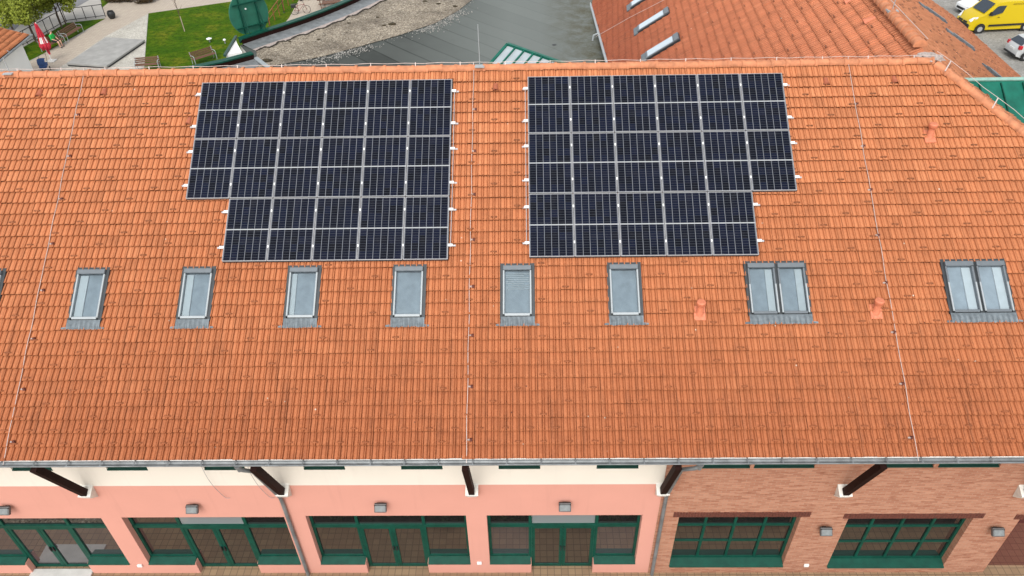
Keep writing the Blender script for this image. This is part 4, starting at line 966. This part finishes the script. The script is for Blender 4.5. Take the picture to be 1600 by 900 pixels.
def fence():
    fa = [G(22, 80), G(64, 57), G(104, 34), G(165, 26)]; t_ = thing('metal_fence', 'dark metal railing fence along the grass verge', 'fence', T(fa[1].x, fa[1].y, 0)); h = 1.05
    q = MB()
    for z_ in (h, .12): q.tube([(v.x, v.y, z_) for v in fa], .03, 6)
    q.build('rail', M['black'], t_, Matrix.Identity(4))
    for i in range(3):
        n_ = 4
        for k in range(n_ + (1 if i == 2 else 0)):
            v = fa[i].lerp(fa[i + 1], k / n_); MB().tube([(v.x, v.y, 0), (v.x, v.y, h + .02)], .03, 6).build('post', M['black'], t_, Matrix.Identity(4))
fence()
v = G(176, 29); lb_ = thing('litter_bin', 'black rounded bin standing on the path by the fence end', 'bin', T(v.x, v.y, 0))
MB().lathe([(.18, 0), (.27, .12), (.33, .33), (.31, .52), (.24, .62)], 18).build('bowl', M['black'], lb_, smooth=True); MB().lathe([(.25, .62), (.26, .65), (.18, .66), (.17, .60)], 18).build('rim', M['rubber'], lb_, smooth=True)

def tree(name, label, x, y, h, blobs, n, size, mat, trunk_r=.09, group=None, seed=0):
    t_ = thing(name, label, 'tree', T(x, y, 0), group); rr = random.Random(seed)
    q = MB(); q.tube([(0, 0, 0), (rr.uniform(-.05, .05), rr.uniform(-.05, .05), h * .5), (rr.uniform(-.1, .1), rr.uniform(-.1, .1), h * .95)], [trunk_r, trunk_r * .75, trunk_r * .25], 8)
    for k in range(9):
        a_ = rr.uniform(0, 6.28); z0 = h * rr.uniform(.38, .75); L = h * rr.uniform(.2, .36); q.tube([(0, 0, z0), (math.cos(a_) * L * .6, math.sin(a_) * L * .6, z0 + L * .35), (math.cos(a_) * L, math.sin(a_) * L, z0 + L * .75)], [trunk_r * .45, trunk_r * .3, trunk_r * .1], 6)
    q.build('trunk', M['bark'], t_); leafobj('crown', blobs, n, size, mat, t_, seed=seed); return t_
def crown(h, r, seed, k=16):
    rr = random.Random(seed); b = []
    for i in range(k):
        a_ = rr.uniform(0, 6.28); d_ = r * math.sqrt(rr.random()) * .85; b.append((math.cos(a_) * d_, math.sin(a_) * d_, h * rr.uniform(.5, .92), r * rr.uniform(.25, .45), r * rr.uniform(.25, .45), r * rr.uniform(.2, .34)))
    return b
TGp = 'young trees on the grass verge'
v = G(57, 66); tree('leafy_tree', 'bushy light green tree behind the red parasol, nearest the kiosk', v.x, v.y, 3.7, crown(4.0, 2.1, 1, 22), 9000, .17, M['leaf'], .08, TGp, 1)
v = G(97, 44); tree('leafy_tree', 'bushy light green tree leaning over the bench on the verge', v.x, v.y, 3.6, crown(3.9, 1.9, 2, 20), 8000, .17, M['leaf'], .07, TGp, 2)
v = G(20, 46); tree('leafy_tree', 'bushy light green tree at the picture corner beyond the kiosk', v.x, v.y, 3.9, crown(4.2, 2.3, 3, 22), 9000, .17, M['leaf'], .08, TGp, 3)
v = G(104, 40); tree('leafy_tree', 'slim light green tree close to the railing, right of its neighbours', v.x, v.y, 3.7, crown(4.1, 1.7, 4, 16), 6000, .16, M['leaf'], .06, TGp, 4)
v = G(205, 4); b_ = thing('dark_shrub', 'low dark brownish-green shrub beyond the beige path', 'shrub', T(v.x, v.y, 0))
leafobj('foliage', [(random.uniform(-2.4, 2.4), random.uniform(-.4, .9), .45, .65, .5, .45) for _ in range(14)], 4200, .13, M['leaf_red'], b_, seed=8); MB().tube([(0, 0, 0), (.05, 0, .5)], .05, 6).build('stem', M['bark'], b_)
v = G(288, 49); st = thing('staked_sapling', 'bare young sapling tied to pale stakes on the lawn', 'tree', T(v.x, v.y, 0))
q = MB(); q.tube([(0, 0, 0), (-.03, .05, 1.2), (-.12, .1, 2.6), (-.2, .15, 3.6)], [.035, .03, .022, .01], 6)
for a_, z_, l_ in ((.4, 1.5, .8), (2.6, 1.8, .7), (4.2, 2.2, .6), (1.2, 2.4, .6), (5.3, 1.4, .5), (3.2, 2.9, .4)): q.tube([(-.05, .06, z_), (-.05 + math.cos(a_) * l_ * .5, .06 + math.sin(a_) * l_ * .5, z_ + l_ * .7)], [.016, .006], 5)
q.build('trunk', M['bark'], st); MB().tube([(.06, -.05, 0), (.04, -.05, 1.25)], .03, 6).build('stake', M['stake'], st)
LW = 'small lawn lamps'
for i, (px_, py_, lb) in enumerate(((328, 66, 'small white disc lamp set in the middle of the lawn'), (352, 68, 'small white post lamp in the lawn beside the white end panel'))):
    v = G(px_, py_); t_ = thing('lawn_lamp', lb, 'lamp', T(v.x, v.y, 0), LW); MB().lathe([(.05, 0), (.05, .25)], 10).build('post', M['grey'], t_); MB().lathe([(.20 - i * .1, .25), (.22 - i * .1, .30), (.08, .36)], 14).build('lamp_head', M['white'], t_, smooth=True)

# closed parasol
v = G(81, 96); pr_ = thing('closed_parasol', 'closed red parasol with white lettering patches on its folds', 'parasol', T(v.x, v.y, 0))
MB().tube([(0, 0, 0), (0, 0, 2.95)], .03, 8).build('pole', M['white'], pr_)
MB().box(-.3, .3, -.3, .3, 0, .09, None, .02).build('base', M['stone'], pr_)
q = MB(); nn_ = 24; rows = [(.03, 2.95), (.10, 2.80), (.17, 2.4), (.24, 1.9), (.33, 1.45), (.38, 1.2), (.30, 1.02), (.26, .95)]; vs = []; fs = []
for r_, z_ in rows:
    for k in range(nn_): rr_ = r_ * (1.0 if k % 3 else .66) * (1 + .08 * math.sin(k * 2.3 + z_ * 3)); vs.append((rr_ * math.cos(k / nn_ * 6.283 + z_ * .15) - .02 * (z_ - 1), rr_ * math.sin(k / nn_ * 6.283 + z_ * .15), z_ + (.06 * math.sin(k * 1.9) if z_ < 1.1 else 0)))
for i in range(len(rows) - 1):
    for k in range(nn_): fs.append((i * nn_ + k, i * nn_ + (k + 1) % nn_, (i + 1) * nn_ + (k + 1) % nn_, (i + 1) * nn_ + k))
q.v = vs; q.f = fs
q.mi = [1 if (1 <= (f[0] // nn_) and f[0] // nn_ in (3,) and (f[0] % nn_) in (15, 16, 17, 18, 20, 22)) else 0 for f in fs]
q.build('canopy', [M['red'], M['canvas_white']], pr_)
MB().tube([(.03, .02, .95), (.08, .0, .55)], [.12, .07], 8).build('canopy_tail', M['red'], pr_)

# seated person in green
def person(name, label, Mx):
    J = {'pel': (0, 0, .50), 'sp': (0, .05, .72), 'ch': (0, .02, .95), 'nk': (0, -.02, 1.10), 'hd': (0, -.06, 1.20), 'hd2': (0, -.07, 1.31),
         'hl': (.10, -.03, .49), 'kl': (.14, -.46, .50), 'al': (.15, -.46, .09), 'tl': (.16, -.64, .05), 'hr': (-.10, -.03, .49), 'kr': (-.14, -.46, .50), 'ar': (-.17, -.50, .09), 'tr': (-.2, -.68, .05),
         'sl': (.19, .02, 1.01), 'el': (.27, -.06, .76), 'wl': (.16, -.30, .62), 'fl': (.10, -.38, .60), 'sr': (-.19, .02, 1.01), 'er': (-.27, -.06, .76), 'wr': (-.16, -.30, .62), 'fr': (-.10, -.38, .60)}
    Rr = {'pel': .16, 'sp': .145, 'ch': .16, 'nk': .06, 'hd': .085, 'hd2': .085, 'hl': .10, 'kl': .07, 'al': .045, 'tl': .04, 'hr': .10, 'kr': .07, 'ar': .045, 'tr': .04, 'sl': .07, 'el': .05, 'wl': .034, 'fl': .032, 'sr': .07, 'er': .05, 'wr': .034, 'fr': .032}
    E_ = [('pel', 'sp'), ('sp', 'ch'), ('ch', 'nk'), ('nk', 'hd'), ('hd', 'hd2'), ('pel', 'hl'), ('hl', 'kl'), ('kl', 'al'), ('al', 'tl'), ('pel', 'hr'), ('hr', 'kr'), ('kr', 'ar'), ('ar', 'tr'), ('ch', 'sl'), ('sl', 'el'), ('el', 'wl'), ('wl', 'fl'), ('ch', 'sr'), ('sr', 'er'), ('er', 'wr'), ('wr', 'fr')]
    ks = list(J); me = bpy.data.meshes.new('tmp'); me.from_pydata([J[k] for k in ks], [(ks.index(a), ks.index(b)) for a, b in E_], [])
    o = bpy.data.objects.new('tmp', me); COL.objects.link(o); md = o.modifiers.new('s', 'SKIN')
    for i, k in enumerate(ks): me.skin_vertices[0].data[i].radius = (Rr[k], Rr[k]); me.skin_vertices[0].data[i].use_root = k == 'pel'
    o.modifiers.new('ss', 'SUBSURF').levels = 2
    dg = bpy.context.evaluated_depsgraph_get(); m2 = bpy.data.meshes.new_from_object(o.evaluated_get(dg)); bpy.data.objects.remove(o)
    t_ = thing(name, label, 'person', Mx)
    for mm in (M['skin'], M['shirt'], M['shorts'], M['rubber']): m2.materials.append(mm)
    for p in m2.polygons:
        c = p.center
        k = 0
        if c.z < .11: k = 3
        elif c.z < .62 and c.y > -.40 and c.z > .36 and not (abs(c.x) < .2 and c.y < -.2 and c.z > .575): k = 2
        elif c.z > .6 and c.z < 1.08 and c.y > -.12: k = 1
        p.material_index = k; p.use_smooth = True
    m2.name = 'body'; b = bpy.data.objects.new('body', m2); place(b, t_, Mx)
    bm = bmesh.new(); bmesh.ops.create_uvsphere(bm, u_segments=14, v_segments=10, radius=.1)
    for v in bm.verts: v.co = V(v.co.x * .95, v.co.y * 1.02 + .02, max(v.co.z, -.03) * .85)
    MB().bm(bm, Matrix.Translation((0, -.06, 1.30))).build('hair', M['hair'], t_, smooth=True)
    q = MB()
    for x_ in (-.035, .035): q.box(x_ - .012, x_ + .012, -.155, -.145, 1.265, 1.28)
    q.build('eye', M['black'], t_)
v = G(88, 74); bdv = (Vector(G(98, 68)) - Vector(G(66, 82))); person('person', 'person in a bright green shirt and dark shorts seated on a bench', T(v.x, v.y, 0, math.atan2(bdv.y, bdv.x) + .25))

# pushchair behind the ridge
v = G(72, 112); ps = thing('pushchair', 'navy blue pushchair hood showing above the ridge, by the parasol', 'pushchair', T(v.x, v.y, 0, R(20)))
q = MB(); vs = []; fs = []
for i in range(9):
    a_ = math.pi * i / 8 * .75
    for k in range(7): x_ = -.26 + .52 * k / 6; vs.append((x_, -.36 * math.cos(a_), .62 + .40 * math.sin(a_) * (1 - .12 * (k - 3) ** 2 / 9)))
fs = [(i * 7 + k, i * 7 + k + 1, (i + 1) * 7 + k + 1, (i + 1) * 7 + k) for i in range(8) for k in range(6)]; q.add(vs, fs); q.build('hood', M['navy'], ps, recalc=False)
MB().box(-.24, .24, -.4, .4, .35, .6, None, .06).build('seat', M['navy'], ps); MB().tube([(-.24, .3, .5), (-.26, .75, 1.05), (.26, .75, 1.05), (.24, .3, .5)], .018, 6).build('handle', M['black'], ps)
for x_, y_ in ((-.27, -.4), (.27, -.4), (-.27, .35), (.27, .35)): MB().lathe([(.13, -.02), (.13, .02)], 14, Matrix.Translation((x_, y_, .13)) @ Matrix.Rotation(R(90), 4, 'Y')).build('wheel', M['rubber'], ps)

# ------------------------------------------------------------------ yard beyond the parapet: railing, bicycle, tables, red umbrella
ra, rb = G(422, 40), G(458, 2); rl_ = thing('rusty_railing', 'rust-coloured stair railing beyond the curved parapet', 'railing', T(ra.x, ra.y, 0))
q = MB(); q.tube([(ra.x, ra.y, .95), (rb.x, rb.y, 1.5)], .035, 6); q.tube([(ra.x, ra.y, .5), (rb.x, rb.y, 1.0)], .025, 6); q.build('handrail', M['rust'], rl_, Matrix.Identity(4))
for k in range(6):
    p_ = Vector(ra).lerp(Vector(rb), k / 5); MB().tube([(p_.x, p_.y, 0), (p_.x, p_.y, .95 + .55 * k / 5)], .035, 6).build('post', M['rust'], rl_, Matrix.Identity(4))
for i, (px_, py_, lb) in enumerate(((421, 40, 'thin dark metal pole just right of the rounded green board'), (444, 20, 'thin dark metal pole behind the rusty railing'))):
    v = G(px_, py_); t_ = thing('slim_pole', lb, 'pole', T(v.x, v.y, 0), 'slim poles in the yard'); MB().tube([(0, 0, 0), (-.02, 0, 3.2)], .025, 6).build('shaft', M['black'], t_); MB().lathe([(.09, 0), (.09, .02)], 10).build('foot_plate', M['black'], t_)
def bike(v, rz):
    t_ = thing('bicycle', 'dark red bicycle with black bag parked in the yard', 'bicycle', T(v.x, v.y, 0, rz))
    for x_ in (-.52, .52):
        q = MB(); n = 24
        q.tube([(x_ + .33 * math.cos(k / n * 6.283), 0, .34 + .33 * math.sin(k / n * 6.283)) for k in range(n + 1)], .02, 6, False)
        for k in range(8): q.tube([(x_, 0, .34), (x_ + .32 * math.cos(k * .785), 0, .34 + .32 * math.sin(k * .785))], .004, 4)
        q.build('wheel', M['rubber'], t_)
    q = MB()
    for a_, b_ in (((-.52, 0, .34), (-.15, 0, .3)), ((-.15, 0, .3), (-.25, 0, .85)), ((-.52, 0, .34), (-.22, 0, .75)), ((-.15, 0, .3), (.35, 0, .78)), ((-.22, 0, .75), (.35, 0, .8)), ((.35, 0, .9), (.52, 0, .34))): q.tube([a_, b_], .02, 6)
    q.build('frame', simple('dark_red_paint', (.16, .02, .02), .4), t_); MB().box(-.38, -.12, -.06, .06, .86, .92, None, .02).build('saddle', M['black'], t_); MB().tube([(.28, -.28, 1.02), (.36, 0, .95), (.28, .28, 1.02)], .016, 6).build('handlebar', M['black'], t_)
    MB().box(-.75, -.35, -.18, .18, .62, .9, None, .04).build('bag', M['black'], t_)
bike(G(471, 22), R(20))
for i, (px_, py_, lb) in enumerate(((520, 16, 'brown slatted picnic table nearest the curved parapet'), (512, 10, 'brown slatted picnic table left of the red umbrella'), (517, 3, 'brown slatted picnic table at the top edge of the picture'))):
    v = G(px_, py_)
    if i == 0:
        t_ = thing('picnic_table', lb, 'table', T(v.x, v.y, 0, R(15)), 'picnic tables in the yard'); q = MB()
        for k in range(5): q.box(-.8, .8, -.35 + k * .145, -.22 + k * .145, .70, .74)
        q.build('tabletop', M['timber'], t_)
        for s_ in (-.65, .5): MB().box(-.8, .8, s_, s_ + .18, .42, .46).build('seat', M['timber'], t_)
        for x_ in (-.6, .6): MB().bar((x_, -.55, 0), (x_, .1, .7), .06, .06).bar((x_, .55, 0), (x_, -.1, .7), .06, .06).build('leg', M['timber'], t_)
        PT = t_
    else: dup(PT, T(v.x, v.y, 0, R(15 + i * 4)), lb)
v = G(530, 12); um = thing('red_umbrella', 'red table umbrella at the top edge behind the parapet', 'umbrella', T(v.x, v.y, 0))
MB().tube([(0, 0, 0), (0, 0, 2.3)], .025, 6).build('pole', M['white'], um); MB().lathe([(.45, 1.7), (.35, 1.95), (.12, 2.25), (.02, 2.35)], 8).build('canopy', M['red'], um)
v = G(476, -1); wb = thing('white_barrow', 'white box cart at the top edge beside the bicycle', 'cart', T(v.x, v.y, 0, R(20))); MB().box(-.55, .55, -.4, .4, .25, .85, None, .05).build('box', M['white'], wb)
for x_ in (-.35, .35): MB().lathe([(.16, -.03), (.16, .03)], 12, Matrix.Translation((x_, -.43, .16)) @ Matrix.Rotation(R(90), 4, 'X')).build('wheel', M['rubber'], wb)

# ------------------------------------------------------------------ vehicles
def vehicle(name, label, Mx, prof, width, paint, wheels, wr, glass, extra, tum):
    """prof: side outline (x forward, z); tum(z): half-width at height z"""
    t_ = thing(name, label, 'van' if 'van' in name else 'car', Mx)
    bm = bmesh.new(); n = len(prof)
    ys = (-1, -.93, .93, 1); sc = (.985, 1, 1, .985); rows = []
    cz = sum(p[1] for p in prof) / n; cx = sum(p[0] for p in prof) / n
    for yy, k in zip(ys, sc): rows.append([bm.verts.new((cx + (x - cx) * k, yy * tum(z, x), cz + (z - cz) * k)) for x, z in prof])
    for a_, b_ in zip(rows, rows[1:]):
        for i in range(n): bm.faces.new((a_[i], a_[(i + 1) % n], b_[(i + 1) % n], b_[i]))
    bm.faces.new(rows[0][::-1]); bm.faces.new(rows[-1])
    bmesh.ops.recalc_face_normals(bm, faces=bm.faces)
    MB().bm(bm).build('body', paint, t_, smooth=True)
    for wx in wheels:
        for sg in (-1, 1):
            yw = sg * (width / 2 - .10); Mw = Matrix.Translation((wx, yw, wr)) @ Matrix.Rotation(R(90), 4, 'X')
            ty = MB().lathe([(wr * .62, -.115), (wr * .93, -.115), (wr, -.08), (wr, .08), (wr * .93, .115), (wr * .62, .115)], 24, Mw).build('wheel', M['rubber'], t_, smooth=True)
            MB().lathe([(wr * .60, -.118), (wr * .5, -.10), (wr * .15, -.105), (.01, -.10)], 16, Mw).lathe([(wr * .60, .118), (wr * .5, .10), (wr * .15, .105), (.01, .10)], 16, Mw).build('rim', M['rim'], ty)
            arch = MB(); arch.lathe([(wr * 1.22, -.02), (wr * 1.22, .02)], 24, Matrix.Translation((wx, sg * (tum(.5, wx) - .018), wr * 1.02)) @ Matrix.Rotation(R(90), 4, 'X')); arch.build('wheel_arch', M['rubber'], t_)
    for nm, pts, mat in glass: 
        for sg in ((-1, 1) if nm == 'side_window' else (0,)):
            if nm == 'side_window':
                q = MB(); vv = [V(x, sg * (tum(z, x) + .006), z) for x, z in pts]; q.add(vv, [tuple(range(len(vv)))]); q.build(nm, mat, t_)
            else: q = MB(); q.add([V(*p) for p in pts], [tuple(range(len(pts)))]); q.build(nm, mat, t_)
    for nm, mbx, mat in extra: mbx.build(nm, mat, t_)
    return t_
# yellow van (front towards -X in the photograph)
f0 = G(1527, 52); f1 = G(1602, 48)
vd = (f0 - f1); rz = math.atan2(vd.y, vd.x)
vp = [(2.72, .28), (2.76, .55), (2.70, .85), (2.45, 1.12), (1.95, 1.32), (1.75, 1.40), (.98, 2.18), (.75, 2.28), (.2, 2.34), (-2.55, 2.34), (-2.68, 2.25), (-2.74, 1.2), (-2.72, .32), (-2.2, .24), (2.3, .24)]
tv = lambda z, x: .99 * (1 - .10 * max(0, (z - 1.15)) / 1.2) - (.13 * max(0, x - 2.0) / .75) + .0
nose = V(*f0[:2], 0) + Vector((vd.x, vd.y, 0)).normalized() * .0
vdir = Vector((vd.x, vd.y, 0)).normalized(); vlat = V(-vdir.y, vdir.x, 0)        # lat = vehicle's left
org = Vector((f0.x, f0.y, 0)) - vdir * 1.82 + (vlat * -.89 if vlat.y < 0 else vlat * .89)
sgn = 1 if vlat.y < 0 else -1                                     # side that faces the camera
Mv = Matrix.Translation(org) @ Matrix.Rotation(rz, 4, 'Z')
ws = [(1.72, -.76, 1.45), (1.72, .76, 1.45), (1.06, .70, 2.13), (1.06, -.70, 2.13)]
ws = [(x + .035, y, z + .03) for x, y, z in ws]
sidew = [(1.52, 1.36), (1.0, 1.98), (.82, 2.04), (.25, 2.04), (.42, 1.52), (.85, 1.40), (1.2, 1.32)]
ex = []
q = MB(); q.box(2.50, 2.80, -.86, .86, .30, .70, None, .06); ex.append(('bumper', q, M['rubber']))
q = MB(); q.box(-2.0, 1.2, -1.005, -.985, .52, .66); q.box(-2.0, 1.2, .985, 1.005, .52, .66); ex.append(('side_strip', q, M['rubber']))
for sg in (-1, 1):
    q = MB(); q.add([(2.63, sg * .52, .90), (2.66, sg * .82, .86), (2.25, sg * .955, 1.14), (2.22, sg * .93, 1.26), (2.46, sg * .66, 1.13)], [(0, 1, 2, 3, 4)]); q.v = [(x + .03, y * 1.02, z + .03) for x, y, z in q.v]; ex.append(('headlight', q, M['headlamp']))
    q = MB(); q.box(1.28, 1.42, sg * 1.0 - .10, sg * 1.0 + .10, 1.38, 1.62, None, .03); ex.append(('mirror', q, M['rubber']))
    q = MB(); q.box(.55, .72, sg * .992 - .012, sg * .992 + .012, 1.18, 1.22); ex.append(('handle', q, M['rubber']))
    q = MB(); q.box(2.70, 2.775, sg * .3 - .22, sg * .3 + .22, .74, .84); ex.append(('grille', q, M['black']))
van = vehicle('cargo_van', 'yellow delivery van with dark lettering parked on the lot', Mv, vp, 1.98, M['yellow'], (1.82, -1.90), .34, [('windscreen', ws, M['carglass']), ('side_window', sidew, M['carglass'])], ex, tv)
fc = bpy.data.curves.new('tmp_text', 'FONT'); fc.body = 'ASISTENČNÍ SLUŽBA'; fc.size = .17; fc.align_x = 'CENTER'; fc.extrude = .002
fo_ = bpy.data.objects.new('tmp_text', fc); COL.objects.link(fo_); bpy.context.view_layer.update()
lm = bpy.data.meshes.new_from_object(fo_.evaluated_get(bpy.context.evaluated_depsgraph_get())); bpy.data.objects.remove(fo_); lm.name = 'lettering'
lm.materials.clear(); lm.materials.append(simple('brown_lettering', (.16, .10, .005), .5, var=0)); lo = bpy.data.objects.new('lettering', lm)
ys_ = -tv(2.12, 0) - .008
Ml = Mv @ (Matrix.Translation((-1.0, ys_ if sgn < 0 else -ys_, 2.06)) @ (Matrix.Rotation(R(90 + 0), 4, 'X') if sgn < 0 else Matrix.Rotation(R(180), 4, 'Z') @ Matrix.Rotation(R(90), 4, 'X')) @ Matrix.Rotation(R(-5), 4, 'X'))
place(lo, van, Ml)

cp_ = [(2.0, .30), (2.05, .55), (1.95, .75), (1.0, .98), (.8, 1.02), (.15, 1.42), (-.2, 1.50), (-1.1, 1.46), (-1.35, 1.40), (-1.78, 1.02), (-1.86, .92), (-1.95, .55), (-1.93, .32), (-1.6, .22), (1.6, .22)]
tc = lambda z, x: .86 * (1 - .22 * max(0, z - .95) / .5) - .14 * max(0, abs(x) - 1.35) / .6
def hatch(label, px, py, rz, paint, name='hatchback_car'):
    v = G(px, py); Mx = T(v.x, v.y, 0, rz)
    gl = [('rear_window', [(-1.38 - .012, -.60, 1.39), (-1.38 - .012, .60, 1.39), (-1.765 - .012, .70, 1.06), (-1.765 - .012, -.70, 1.06)], M['carglass']),
          ('windscreen', [(.775 + .02, -.72, 1.06), (.775 + .02, .72, 1.06), (.19 + .02, .62, 1.43), (.19 + .02, -.62, 1.43)], M['carglass']),
          ('side_window', [(.62, 1.05), (.1, 1.37), (-.3, 1.42), (-1.05, 1.38), (-1.25, 1.08)], M['carglass'])]
    ex = []
    for sg in (-1, 1):
        q = MB(); q.box(-1.90, -1.66, sg * .70 - .10, sg * .70 + .10, .80, 1.06, None, .03); ex.append(('tail_light', q, M['redlamp']))
        q = MB(); q.box(1.78, 1.98, sg * .62 - .14, sg * .62 + .14, .62, .76, None, .03); ex.append(('headlight', q, M['headlamp']))
        q = MB(); q.box(.55, .68, sg * .93 - .08, sg * .93 + .08, .98, 1.1, None, .02); ex.append(('mirror', q, M['rubber']))
    q = MB(); q.box(-1.945, -1.90, -.26, .26, .66, .78); ex.append(('number_plate', q, M['plate']))
    q = MB(); q.box(1.96, 2.07, -.5, .5, .42, .58); ex.append(('grille', q, M['black'])); q = MB(); q.box(-2.0, -1.8, -.7, .7, .30, .42, None, .03); ex.append(('bumper', q, M['rubber']))
    return vehicle(name, label, Mx, cp_, 1.72, paint, (1.25, -1.22), .31, gl, ex, tc)
hatch('silver hatchback parked with its tail towards the tiled roof', 1616, 88, R(2), M['silver'])
hatch('white hatchback half hidden behind the yellow van', 1533, 19, R(190), M['whitecar'])

# pale doorstep slab in front of the left shop door
tag(MB().box(-6.35, -4.45, YW - .52, YW + .12, .006, .05, None, .008).build('doorstep', M['stone']), 'pale stone doorstep slab before the leftmost shop door', 'doorstep')
